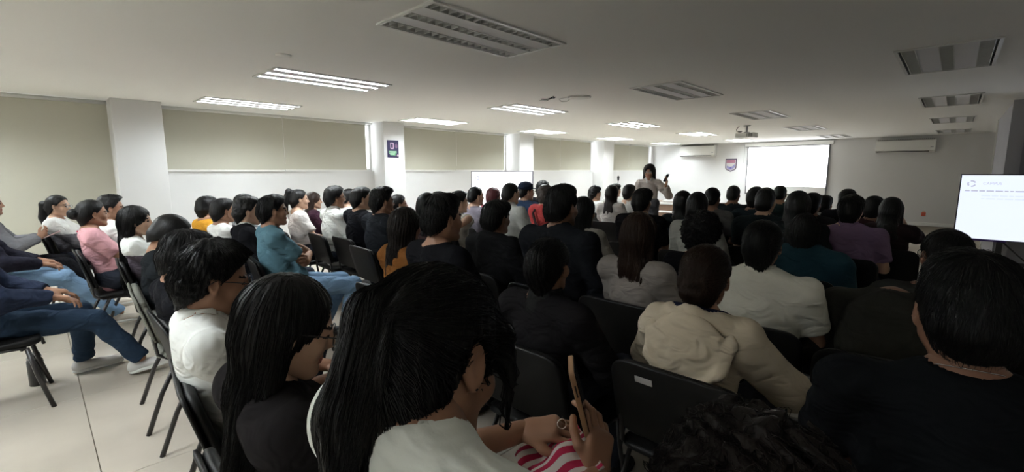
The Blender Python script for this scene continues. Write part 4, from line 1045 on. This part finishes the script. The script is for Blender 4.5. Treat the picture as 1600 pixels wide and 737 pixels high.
# ---- row behind, only legs in view at the left edge ---------------------------
def legs_row(label, x, y, pcol, kn, shoes, top, tcol, pose, ztop=1.27, **k):
    d = np.array([x, y, ztop - CH]); Z = d @ FW; u = 800 + F_PX * (d @ RT) / Z; v = 368.5 - F_PX * (d @ UP) / Z
    return person(label, (u, v), Z, pcol=pcol, knees=kn, shoes=shoes, top=top, tcol=tcol, pose=pose, **k)
pa = legs_row('person in a grey sweatshirt at the left edge holding a pale pink phone', -6.55, -.30, BLACK, {1: ((.14, .46, .52), (.12, .74, .12)), -1: ((-.10, .46, .53), (-.08, .64, .12))}, 'c', 'sweater', (.15, .15, .16), 'phone', seed=11, style='mid', fem=True, res=.014)
pb = legs_row('person in a dark jacket and light blue jeans with cream shoes at the left edge', -5.70, -.34, LDENIM, {1: ((.12, .46, .53), (.10, .80, .13)), -1: ((-.12, .44, .53), (-.12, .60, .11))}, 'c', 'jacket', (.02, .02, .03), 'thighs', seed=12, style='short', res=.013)
pc = legs_row('person in dark blue jeans and white sneakers stretched out at the left edge', -4.15, -.32, (.022, .040, .070), {1: ((.02, .53, .455), (.02, .74, .12), (R(10), 0, -.2)), -1: ((-.20, .47, .47), (-.30, .46, .11))}, 'w', 'jacket', (.02, .028, .055), 'thighs', seed=13, style='short', w=1.05, res=.01)

# ---- second row ----------------------------------------------------------
person('man in a mustard shirt seen from behind, beside the white pillar', (321, 305), 4.8, yaw=R(8), style='short', top='tee', tcol=MUST, hyaw=R(20), seed=14)
person('person in a white t-shirt between the mustard shirt and the black vest', (346, 309), 4.3, style='short', top='tee', tcol=WHITE, hyaw=R(8), seed=15, hscale=.96)
person('boy in a black pullover with a white collar, in profile', (384, 307), 3.95, yaw=R(-6), style='quiff', tone='c', top='jacket', tcol=BLACK, collar=WHITE, hyaw=R(-8), seed=16)
person('person in a grey and white striped top behind the boy in the black pullover', (379, 302), 5.6, style='short', top='tee', tcol=(.38, .39, .40), seed=17, lower=(lambda c, N, P: np.sin(c[:, 2] * 120) > .3, (.13, .14, .15)))
pt = person('man in a teal t-shirt with crossed arms and blue jeans', (424, 303), 3.55, yaw=R(-8), style='short', tone='b', top='tee', tcol=TEAL, pose='cross', hyaw=R(-6), pcol=LDENIM, seed=18, w=1.12, lean=-.08, strands=500,
            knees={1: ((.13, .50, .50), (.05, .44, .10)), -1: ((-.10, .48, .50), (-.14, .30, .10))}, hcurl=(.3, .35, .4, .4, .3))
person('woman with long dark hair over an orange top, centre left', (632, 322), 2.75, style='long', strands=900, hair='dark', top='tee', tcol=(.15, .058, .014), fem=True, hyaw=R(10), seed=19)
person('man in a black t-shirt with a bare neck, right cheek in view, centre left', (690, 303), 2.3, style='fade', strands=900, tone='b', top='tee', tcol=BLACK, hyaw=R(-8), seed=20, w=1.0)
person('woman in black with dark hair tied back, beyond the phone', (858, 370), 1.88, style='clip', strands=1100, top='longtee', tcol=(.012, .011, .012), fem=True, hyaw=R(4), seed=21, w=1.12, collar=(.02, .02, .02))
p39 = person('woman in a cream hooded top with reddish brown hair pinned up', (1105, 381), 1.62, style='lowbun', strands=1300, hair='brown', top='hoodie', tcol=CREAM, fem=True, seed=22, w=.93, pose='thighs', res=.009,
             lower=(lambda c, N, P: (np.hypot(c[:, 0], (c[:, 1] + .02) * 1.1) < .098) & (c[:, 2] > N.z - .075), (.015, .02, .06)), lean=-.02)
p49 = person('large man in a black t-shirt with a thin chain around his neck, right foreground', (1524, 396), 1.0, yaw=R(8), style='fade', strands=1800, tone='d', top='tee', tcol=(.009, .010, .012), seed=23, w=1.22, hyaw=R(8), lean=.0, hscale=1.08)

# ---- third row --------------------------------------------------------------
person('woman in a white t-shirt with her hair in a red scrunchie', (466, 295), 5.25, yaw=R(-6), style='highpony', tone='c', top='tee', tcol=(.60, .56, .54), fem=True, hyaw=R(-8), seed=24, pose='lap')
person('woman with long dark hair in a dark maroon top beside the one in white', (489, 299), 6.2, yaw=R(-6), style='long', tone='c', hair='brown', top='longtee', tcol=(.05, .02, .035), fem=True, hyaw=R(-16), seed=25)
person('man in a white shirt and glasses seated above the empty looking chair backs', (522, 289), 4.95, yaw=R(-4), style='mop', tone='b', top='shirt', tcol=WHITE, hyaw=R(-10), glasses=True, seed=26, w=1.1)
person('man wearing a dark cap just behind the man in the white shirt', (546, 294), 5.9, style='crop', tone='c', top='tee', tcol=WHITE, hyaw=R(-14), seed=27)
person('man in a black jacket beside the man in the leather jacket', (563, 291), 4.7, yaw=R(-2), style='short', tone='c', top='jacket', tcol=BLACK, hyaw=R(-12), seed=28, w=1.1)
person('man in a shiny black leather jacket with tousled hair', (596, 292), 4.1, yaw=R(-4), style='quiff', tone='b', top='jacket', tcol=(.016, .018, .022), hyaw=R(-10), seed=29, w=1.12, pose='chin', strands=400)
person('woman resting her hand on her mouth by the sign pillar', (622, 303), 5.4, yaw=R(-6), style='bun', tone='c', top='tee', tcol=(.10, .06, .08), fem=True, hyaw=R(-16), pose='chin', seed=30)
person('woman with smooth black hair, back of head just right of the sign pillar', (668, 300), 4.05, style='mid', top='tee', tcol=(.05, .03, .03), fem=True, seed=31)
person('person in black whose crown shows above the man in the black t-shirt', (684, 298), 5.9, style='short', top='tee', tcol=BLACK, seed=32)
person('man in a white t-shirt with his elbow on the next chair back', (716, 297), 4.9, yaw=R(0), style='short', tone='c', top='tee', tcol=OFF, hyaw=R(-18), pose='elbow_out', seed=33)
person('man in a black hooded top on a grey backed chair, centre', (775, 311), 3.15, style='short', strands=700, top='hoodie', tcol=(.012, .012, .013), tone='d', hyaw=R(-4), seed=34, w=1.05)
person('large man in black with short hair and wide shoulders, centre', (878, 289), 2.72, style='fade', strands=900, top='jacket', tcol=(.013, .014, .017), tone='d', hyaw=R(-4), seed=35, w=1.25, hscale=1.05)
person('woman with very long brown hair over a white patterned top', (1000, 330), 2.45, style='longer', strands=1500, hair='brown', top='blouse', tcol=(.26, .23, .21), fem=True, seed=36, hscale=1.05, w=1.0)
person('woman in a white polo shirt with dark hair in a clip, right of centre', (1194, 343), 2.12, style='clip', strands=1200, hair='black', top='polo', tcol=(.66, .64, .56), fem=True, seed=37, w=1.32, hyaw=R(2))
person('person with dark curly hair left of the woman in the white polo shirt', (1098, 324), 2.78, style='bigcurly', strands=900, top='tee', tcol=BLACK, fem=True, seed=38, hstyle_scale=.92)
p48 = person('man with a dark buzz cut and glasses before the large man', (1483, 357), 2.0, yaw=R(6), style='crop', strands=900, tone='d', top='tee', tcol=(.03, .03, .028), hyaw=R(22), seed=39, w=1.15, glasses=True)
p48b = person('person in an olive jacket bending forward between the right hand men', (1392, 462), 2.18, yaw=R(5), style='short', tone='d', top='jacket', tcol=(.030, .029, .024), hpitch=R(72), lean=.30, nz=.915, seed=40, w=1.15, hscale=.95, pose='thighs')

# ---- fourth row and beyond, left half -----------------------------------------
person('man in a purple grey t-shirt before the left television', (743, 291), 5.6, style='crop', tone='c', top='tee', tcol=(.22, .20, .24), hyaw=R(-14), seed=41, w=1.1)
person('woman with reddish hair before the left television', (771, 292), 6.2, style='mid', hair='red', tone='c', top='tee', tcol=(.45, .12, .16), fem=True, hyaw=R(-10), seed=42)
person('man in a white polo shirt before the left television', (798, 285), 4.95, style='crop', tone='c', top='polo', tcol=(.56, .57, .54), hyaw=R(-8), seed=43, w=1.05)
pcap = person('man in a navy cap and a navy and red jacket', (822, 285), 5.9, style='crop', tone='c', top='jacket', tcol=(.03, .055, .11), hyaw=R(-24), glasses=True, seed=44, w=1.15, lower=(lambda c, N, P: c[:, 2] < N.z - .22, (.45, .03, .05)))
person('person with dark curly hair behind the woman in red', (848, 281), 7.0, style='curly', tone='c', top='tee', tcol=BLACK, seed=45)
pred = person('woman with greyish curly hair in a red t-shirt with a dark strap', (852, 287), 5.5, style='curly', hair='grey', tone='c', top='tee', tcol=(.50, .07, .07), fem=True, seed=46, w=1.1, hyaw=R(20))
person('woman with smooth dark hair beside the large man in black', (912, 306), 3.55, style='mid', strands=500, top='tee', tcol=(.30, .28, .25), fem=True, seed=47, hyaw=R(-5))
person('boy in white looking right, farthest left of the back group in white', (930, 289), 7.6, style='curly', tone='c', top='tee', tcol=WHITE, hyaw=R(-26), seed=48)
person('woman in white with long dark hair before the microphone', (957, 288), 6.2, style='mid', hair='dark', tone='c', top='tee', tcol=(.58, .56, .53), fem=True, seed=49, pose='lap')
person('man in white hidden behind the woman by the microphone', (962, 286), 8.4, style='short', tone='c', top='tee', tcol=WHITE, hyaw=R(-20), seed=50)
person('person in white just left of the presenter', (983, 287), 6.8, style='short', tone='c', top='tee', tcol=(.58, .57, .55), seed=51)
person('man in black directly before the presenter', (1004, 293), 4.35, style='short', top='tee', tcol=BLACK, seed=52, w=1.12, strands=300)

# ---- fourth row and beyond, right half ------------------------------------------
person('woman with smooth dark hair, first silhouette right of the presenter', (1068, 297), 4.5, style='mid', top='tee', tcol=(.02, .028, .032), fem=True, seed=53)
person('person in a white shirt with a hair clip, right of the presenter', (1091, 299), 3.9, style='bob', top='shirt', tcol=(.42, .42, .38), fem=True, seed=54)
person('man with short hair between the hair clip and the crest', (1114, 292), 5.0, style='crop', top='tee', tcol=(.10, .10, .10), seed=55)
person('man in dark clothes below the wall crest', (1147, 289), 6.0, style='crop', top='tee', tcol=(.02, .025, .03), seed=56, w=1.05)
person('person at the left edge of the projection screen', (1181, 291), 5.0, style='short', top='tee', tcol=(.02, .03, .035), seed=57)
person('man with prominent ears before the left part of the screen', (1197, 294), 4.1, style='fade', tone='c', top='tee', tcol=(.015, .02, .022), seed=58, w=1.1)
person('person before the middle of the projection screen, rightmost of the near trio', (1220, 289), 6.3, style='crop', top='tee', tcol=(.02, .035, .035), seed=59)
person('woman with long dark hair before the centre of the screen', (1249, 297), 3.5, style='long', top='tee', tcol=(.02, .024, .025), fem=True, seed=60)
person('person with short hair behind the long haired woman, before the screen', (1270, 300), 4.8, style='short', top='tee', tcol=(.03, .03, .032), seed=61)
person('person in a white collared shirt near the right edge of the screen', (1290, 304), 5.9, style='short', top='shirt', tcol=(.35, .36, .34), seed=62)
person('person in a dark teal sweater with a rounded head of dark hair', (1260, 332), 3.0, style='bob', strands=600, top='sweater', tcol=(.015, .045, .062), seed=63, w=1.38, fem=True)
person('person peeking above the man in purple', (1325, 294), 5.3, style='short', top='tee', tcol=BLACK, seed=64)
person('man in a purple shirt with short black hair, right of the screen', (1331, 303), 3.65, style='short', top='polo', tcol=PURP, tone='c', seed=65, w=1.18, strands=400)
person('man in dark red beside the man in purple', (1366, 305), 4.7, style='short', top='tee', tcol=(.04, .02, .022), seed=66, w=1.1)
person('woman with her elbow stuck out to the right, last silhouette before the bare wall', (1395, 307), 4.05, style='mid', tone='c', top='tee', tcol=(.03, .02, .022), fem=True, seed=67, pose='behind_right')

# ---- presenter ---------------------------------------------------------------------
pp = person('woman with shoulder length dark hair and glasses standing and speaking, hand raised', (1015, 257), 7.6, yaw=R(180 + 22), style='bob', hair='dark', tone='b', top='shirt', tcol=(.42, .37, .34), collar=(.55, .54, .52), fem=True, standing=True, pose='present',
            glasses=True, pcol=(.05, .05, .055), seed=68, lean=0, group='presenter', res=.012, hyaw=R(-4), hstyle_scale=1.18)

# ================================================================ details on people
def add_hair(info, style, h, strands, hair, seed=0, Mr=None, sc=.96):
    V, Q = cached('hair', hair_template, style, h, seed, strands)
    ho = link('hair', mesh_np('hair', V, Q, hairm(hair)), info['o'])
    M = info['Hm'] if Mr is None else Matrix.Translation(info['Hc']) @ (Mr * sc).to_4x4()
    ho.matrix_local = M; return ho
h1 = add_hair(p1, 'bigpony', .0045, 3200, 'black', 1, Mr=Matrix.Rotation(R(7), 3, 'Z') @ Matrix.Rotation(R(-24), 3, 'X') @ Matrix.Rotation(R(-10), 3, 'Y'), sc=.93)
# lace choker, stud earrings, blouse bow
N = p1['N']; tb = MB(); tb2 = MB()
nbv = p1['nb']; na = N + Vector((0, -.005, -.05)); Mn = Matrix.Translation(na.lerp(nbv, .72)) @ (nbv - na).to_track_quat('Z', 'Y').to_matrix().to_4x4()
tb.torus(.0475, .0014, 40, 4, Mn); tb.torus(.0490, .0014, 40, 4, Mn @ Matrix.Translation((0, 0, -.012)))
for i in range(40):
    a = 2 * PI * i / 40; b = 2 * PI * (i + .5) / 40
    tb.tube([Mn @ Vector((.048 * math.cos(a), .048 * math.sin(a), 0)), Mn @ Vector((.0495 * math.cos(b), .0495 * math.sin(b), -.012))], .0009, 4)
o = tag(tb.build('choker', M_black_metal, None, True), 'black lace choker around the neck of the woman with the ponytail', 'necklace'); o.matrix_world = Matrix.Translation((p1['px'], p1['py'], 0)) @ Matrix.Rotation(p1['yaw'], 4, 'Z')
for k, (yy, zz) in enumerate(((.001, -.030), (.003, -.022))):
    q = p1['Hm'] @ Vector((.083, yy, zz)); MB().lathe([(.0, -.0025), (.0025, 0), (0, .0025)], 8, c=tuple(q)).build('earring', M_black_metal, p1['o'], True)
st = p1['S'][1]
# phone with a tan case, held upright in both hands
PC = at_depth(905, 618, .93)
e = tag(empty('phone', (PC[0], PC[1], PC[2]), 0), 'phone in a tan case held upright, seen edge on, in the foreground woman\'s hands', 'phone')
vd = Vector((PC[0], PC[1], 0)).normalized(); ax = math.atan2(vd.y, vd.x)
e.rotation_euler = (R(-14), R(-5), ax + R(3))          # long face runs along the line of sight
case = MB().prism(rrect(.075, .150, .010), -.006, .0045, Matrix.Rotation(PI / 2, 4, 'X')).build('case', mat('tan_case', (.42, .25, .14), .6), e, bevel=.002)
MB().prism(rrect(.069, .144, .008), .0046, .006, Matrix.Rotation(PI / 2, 4, 'X')).build('display', mat('phone_glass', (.01, .01, .012), .1, .6), e)
MB().box(-.0385, -.037, -.002, .001, .02, .045).build('side_button', M_black_metal, e)
rg = tag(MB().torus(.0095, .0013, 18, 6).build('ring', M_silver, None, True), 'small silver ring on the hand of the foreground woman', 'ring'); rg.location = at_depth(878, 662, .96); rg.rotation_euler = (R(70), 0, R(50))
# striped cloth on her lap
cl = MB(); nx, ny = 26, 18; c0 = Vector(at_depth(872, 722, .95))
vs = []
for i in range(nx + 1):
    for j in range(ny + 1):
        x = (i / nx - .5) * .17; y = (j / ny - .5) * .15
        vs.append((x + .01 * math.sin(18 * y), y, .03 * math.cos(x * 11) * math.cos(y * 12) + .008 * math.sin(60 * x + 30 * y) + .006 * math.sin(75 * y)))
cl.add(vs, [(i * (ny + 1) + j, (i + 1) * (ny + 1) + j, (i + 1) * (ny + 1) + j + 1, i * (ny + 1) + j + 1) for i in range(nx) for j in range(ny)])
def striped():
    m = mat('red_white_stripes', (.5, .02, .07), .9); nt = m.node_tree; b = nt.nodes['Principled BSDF']; tc = nt.nodes.new('ShaderNodeTexCoord')
    wv = nt.nodes.new('ShaderNodeTexWave'); wv.inputs['Scale'].default_value = 11; wv.inputs['Distortion'].default_value = .9; r = nt.nodes.new('ShaderNodeValToRGB'); r.color_ramp.interpolation = 'CONSTANT'
    r.color_ramp.elements[0].color = (.42, .02, .07, 1); r.color_ramp.elements[1].color = (.6, .55, .52, 1); r.color_ramp.elements[1].position = .5
    nt.links.new(tc.outputs['Object'], wv.inputs['Vector']); nt.links.new(wv.outputs['Fac'], r.inputs['Fac']); nt.links.new(r.outputs['Color'], b.inputs['Base Color']); return m
o = cl.build('striped_cloth', striped(), None, True); o.location = c0; o.rotation_euler = (R(28), R(0), R(-35)); so = o.modifiers.new('solidify', 'SOLIDIFY'); so.thickness = .004
tag(o, 'crumpled red and white striped cloth on the foreground woman\'s lap', 'cloth')
# chain of the large man on the right
N = p49['N']; Mn = Matrix.Translation(N + Vector((0, .0, .008))) @ Matrix.Rotation(R(-20), 4, 'X')
o = tag(MB().torus(.0655, .0015, 60, 5, Mn).build('neck_chain', M_silver, None, True), 'thin silver chain around the neck of the large man at the right', 'necklace')
o.matrix_world = Matrix.Translation((p49['px'], p49['py'], 0)) @ Matrix.Rotation(p49['yaw'], 4, 'Z')
# cap on the man in navy
cp = MB(); Hm = pcap['Hm']
prof = [(.096, .045), (.098, .07), (.090, .105), (.066, .132), (.03, .146), (0, .148)]
cp.lathe(prof, 24, c=(0, 0, 0), M=Matrix.Translation((0, -.018, .0)) @ Matrix.Diagonal((.92, 1.1, 1, 1)))
hat = tag(empty('baseball_cap', (0, 0, 0)), 'navy baseball cap on the man in the navy and red jacket', 'cap')
hat.matrix_world = Matrix.Translation((pcap['px'], pcap['py'], 0)) @ Matrix.Rotation(pcap['yaw'], 4, 'Z') @ Hm
cp.build('crown', fabric('cap_navy', (.02, .03, .06)), hat, True)
MB().prism([(.07 * math.cos(a), .06 + .085 * math.sin(a)) for a in [PI * k / 10 for k in range(11)]], .048, .053).build('brim', fabric('cap_navy', (.02, .03, .06)), hat)
MB().box(-.02, .02, -.122, -.118, .05, .075).build('badge', M_pink, hat)
# cap on the man behind the white shirt
# strap on the woman in red
N = pred['N']; sp = MB().tube([N + Vector(q) for q in ((-.10, .09, -.08), (-.11, 0, .005), (-.07, -.13, -.10), (.0, -.165, -.2), (.12, -.16, -.34))], .016, 6, flat=.3)
o = tag(sp.build('bag_strap', mat('dark_strap', (.03, .01, .012)), None, True), 'dark bag strap across the back of the woman in red', 'strap'); o.matrix_world = Matrix.Translation((pred['px'], pred['py'], 0)) @ Matrix.Rotation(pred['yaw'], 4, 'Z')
# the presenter's phone
HW = pp['to_world'](pp['arm'][-1][1]); e = tag(empty('phone', (HW.x, HW.y, HW.z + .12)), 'dark phone held up in the raised hand of the presenter', 'phone')
e.rotation_euler = (R(60), 0, R(-30)); MB().prism(rrect(.07, .14, .01), -.004, .004).build('body', M_frame, e, bevel=.001); MB().prism(rrect(.064, .134, .008), .0041, .005).build('display', mat('phone_glass', (.01, .01, .012), .1, .6), e)
# stripes on the shin of the man in teal, sock bands
for s in (1,):
    K, A = pt['K'][s], pt['A'][s]; sb = MB()
    for t in (.50, .56, .62):
        c = K.lerp(A, t); d = (A - K).normalized(); sb.torus(.0595 + .0 * t, .003, 24, 5, Matrix.Translation(c) @ d.to_track_quat('Z', 'Y').to_matrix().to_4x4())
    sb.build('shin_stripe', M_trim, pt['o'], True)
# pink phone in the hand of the far left person; paper and pen for the woman in cream
HW = pa['to_world'](pa['arm'][1][1].lerp(pa['arm'][-1][1], .5) + Vector((0, .09, .02))); e = tag(empty('phone', tuple(HW)), 'pale pink phone held by the person in grey at the left edge', 'phone')
e.rotation_euler = (R(25), 0, 0); MB().prism(rrect(.08, .15, .012), -.005, .005).build('case', mat('pink_case', (.65, .45, .45), .5), e, bevel=.002); MB().prism(rrect(.07, .14, .01), .0051, .006).build('display', mat('phone_glass', (.01, .01, .012), .1, .6), e)
nb = at_depth(1262, 622, 1.75); e = tag(empty('notebook', tuple(nb), R(20)), 'open pale notebook on the lap of the woman in the cream hooded top', 'notebook')
MB().box(-.10, .10, -.13, .13, -.006, 0).build('cover', M_grey, e); MB().box(-.097, .097, -.127, .127, 0, .008).build('pages', mat('paper_dim', (.6, .58, .55)), e)
e.rotation_euler = (R(15), 0, R(20))
pn = at_depth(1255, 625, 1.70); o = tag(MB().tube([(-.05, 0, 0), (.05, .02, .05)], .0045, 6).build('pen', M_black_metal, None, True), 'dark pen over the notebook of the woman in cream', 'pen'); o.location = tuple(pn)
# the hood hanging over the back of the cream top
N = p39['N']; hf = Field(list(N + Vector((-.20, -.26, -.32))), list(N + Vector((.20, .08, .06))), .0065)
def hoodpt(t, k=1.0): return N + Vector((.135 * k * math.cos(t), -.105 - .05 * math.sin(-t) * (1 if t < 0 else 0), -.055 + .185 * k * math.sin(t) if t < 0 else -.055 + .03 * math.sin(t)))
hf.ell(N + Vector((0, -.112, -.11)), (.135, .046, .128), 0)
rim = [N + Vector(q) for q in ((-.118, -.04, -.018), (-.142, -.095, -.07), (-.125, -.135, -.155), (-.07, -.155, -.215), (0, -.16, -.235), (.07, -.155, -.215), (.125, -.135, -.155), (.142, -.095, -.07), (.118, -.04, -.018))]
for a_, b_ in zip(rim, rim[1:]): hf.cone(a_, b_, .013, .013, .03)
hf.cone(N + Vector((-.05, -.155, -.09)), N + Vector((-.075, -.165, -.19)), .010, .006, .015, sub=True)
hf.cone(N + Vector((.06, -.155, -.07)), N + Vector((.07, -.17, -.20)), .008, .005, .015, sub=True)
hf.cone(N + Vector((0, 0, -.03)), N + Vector((0, .0, .10)), .085, .085, .01, sub=True)
Vh, Qh = hf.mesh(); link('hood', mesh_np('hood', Vh, Qh, fabric('cloth_%d_%d_%d' % tuple(int(c * 999) for c in CREAM), CREAM)), p39['top'])
# flask on the floor under the chair at the left edge
e = tag(empty('flask', (-4.42, -.10, 0)), 'black steel flask standing on the floor under the chair at the left edge', 'bottle')
MB().lathe([(.036, 0), (.042, .004), (.042, .17), (.036, .19)], 20).build('body', mat('flask_black', (.015, .015, .016), .35, .5), e, True)
MB().lathe([(.034, .191), (.034, .21), (.030, .225), (0, .225)], 20).build('cap', M_black_metal, e, True); MB().torus(.0365, .003, 20, 6, Matrix.Translation((0, 0, .192))).build('ring', M_silver, e, True)
MB().torus(.03, .004, 16, 6, Matrix.Translation((-.035, 0, .225)) @ Matrix.Rotation(PI / 2, 4, 'X')).build('handle', M_black_metal, e, True)

# ---------------------------------------------------------------- chairs under everyone
ch = make_chair(); first = True; chl = set()
for (x, y, yw, lb, g) in CHAIRS:
    c = ch if first else copy_tree(ch); first = False
    c.location = (x, y + .03, 0); c.rotation_euler = (0, 0, yw)
    ws = lb.replace(',', '').split()[:10]
    while ws[-1] in ('the', 'a', 'an', 'of', 'in', 'behind', 'and', 'with', 'beside', 'before', 'his', 'her', 'on', 'at', 'by', 'near', 'over', 'above', 'between', 'from', 'just', 'to', 'around', 'left', 'right', 'thin', 'white', 'black', 'whose', 'wearing', 'dark', 'next', 'very', 'far', 'long', 'leather', 'red', 'orange', 'patterned', 'collared', 'projection'): ws.pop()
    cl_ = ('grey green' if g else 'black') + ' stacking chair under the ' + ' '.join(ws)
    assert cl_ not in chl, cl_
    chl.add(cl_); tag(c, cl_, 'chair', 'audience chairs')
    if 'cream hooded' in cl_:
        shl = [k for k in c.children if k.name.startswith('back_shell')][0]; Mx = Matrix.Translation((-.10, -.262, .735)) @ Matrix.Rotation(R(14.5), 4, 'X')
        pl_ = MB(); pl_.box(-.032, .032, -.003, .0, -.012, .012, Mx); lb_ = pl_.build('label_plate', M_alu, c); lb_['label'] = 'small silver label plate'
    if g:
        pads = [k for k in c.children if k.name.startswith(('backrest', 'back_shell', 'seat'))]
        for k in pads: k.data = k.data.copy(); k.data.materials.clear(); k.data.materials.append(M_chairgrey)
print('PEOPLE', len(PEOPLE))
for q in sorted(PEOPLE, key=lambda a: a[2]): print('%-60s %6.2f %6.2f top %.2f' % (q[0][:60], q[1], q[2], q[3]))
for i, a in enumerate(PEOPLE):
    for b in PEOPLE[:i]:
        d = math.hypot(a[1] - b[1], a[2] - b[2])
        if d < .42: print('CLOSE %.2f | %s | %s' % (d, a[0][:45], b[0][:45]))

for o in bpy.data.objects:
    if 'label' in o and len(o['label'].split()) > 16: print('LONG', len(o['label'].split()), o['label'])
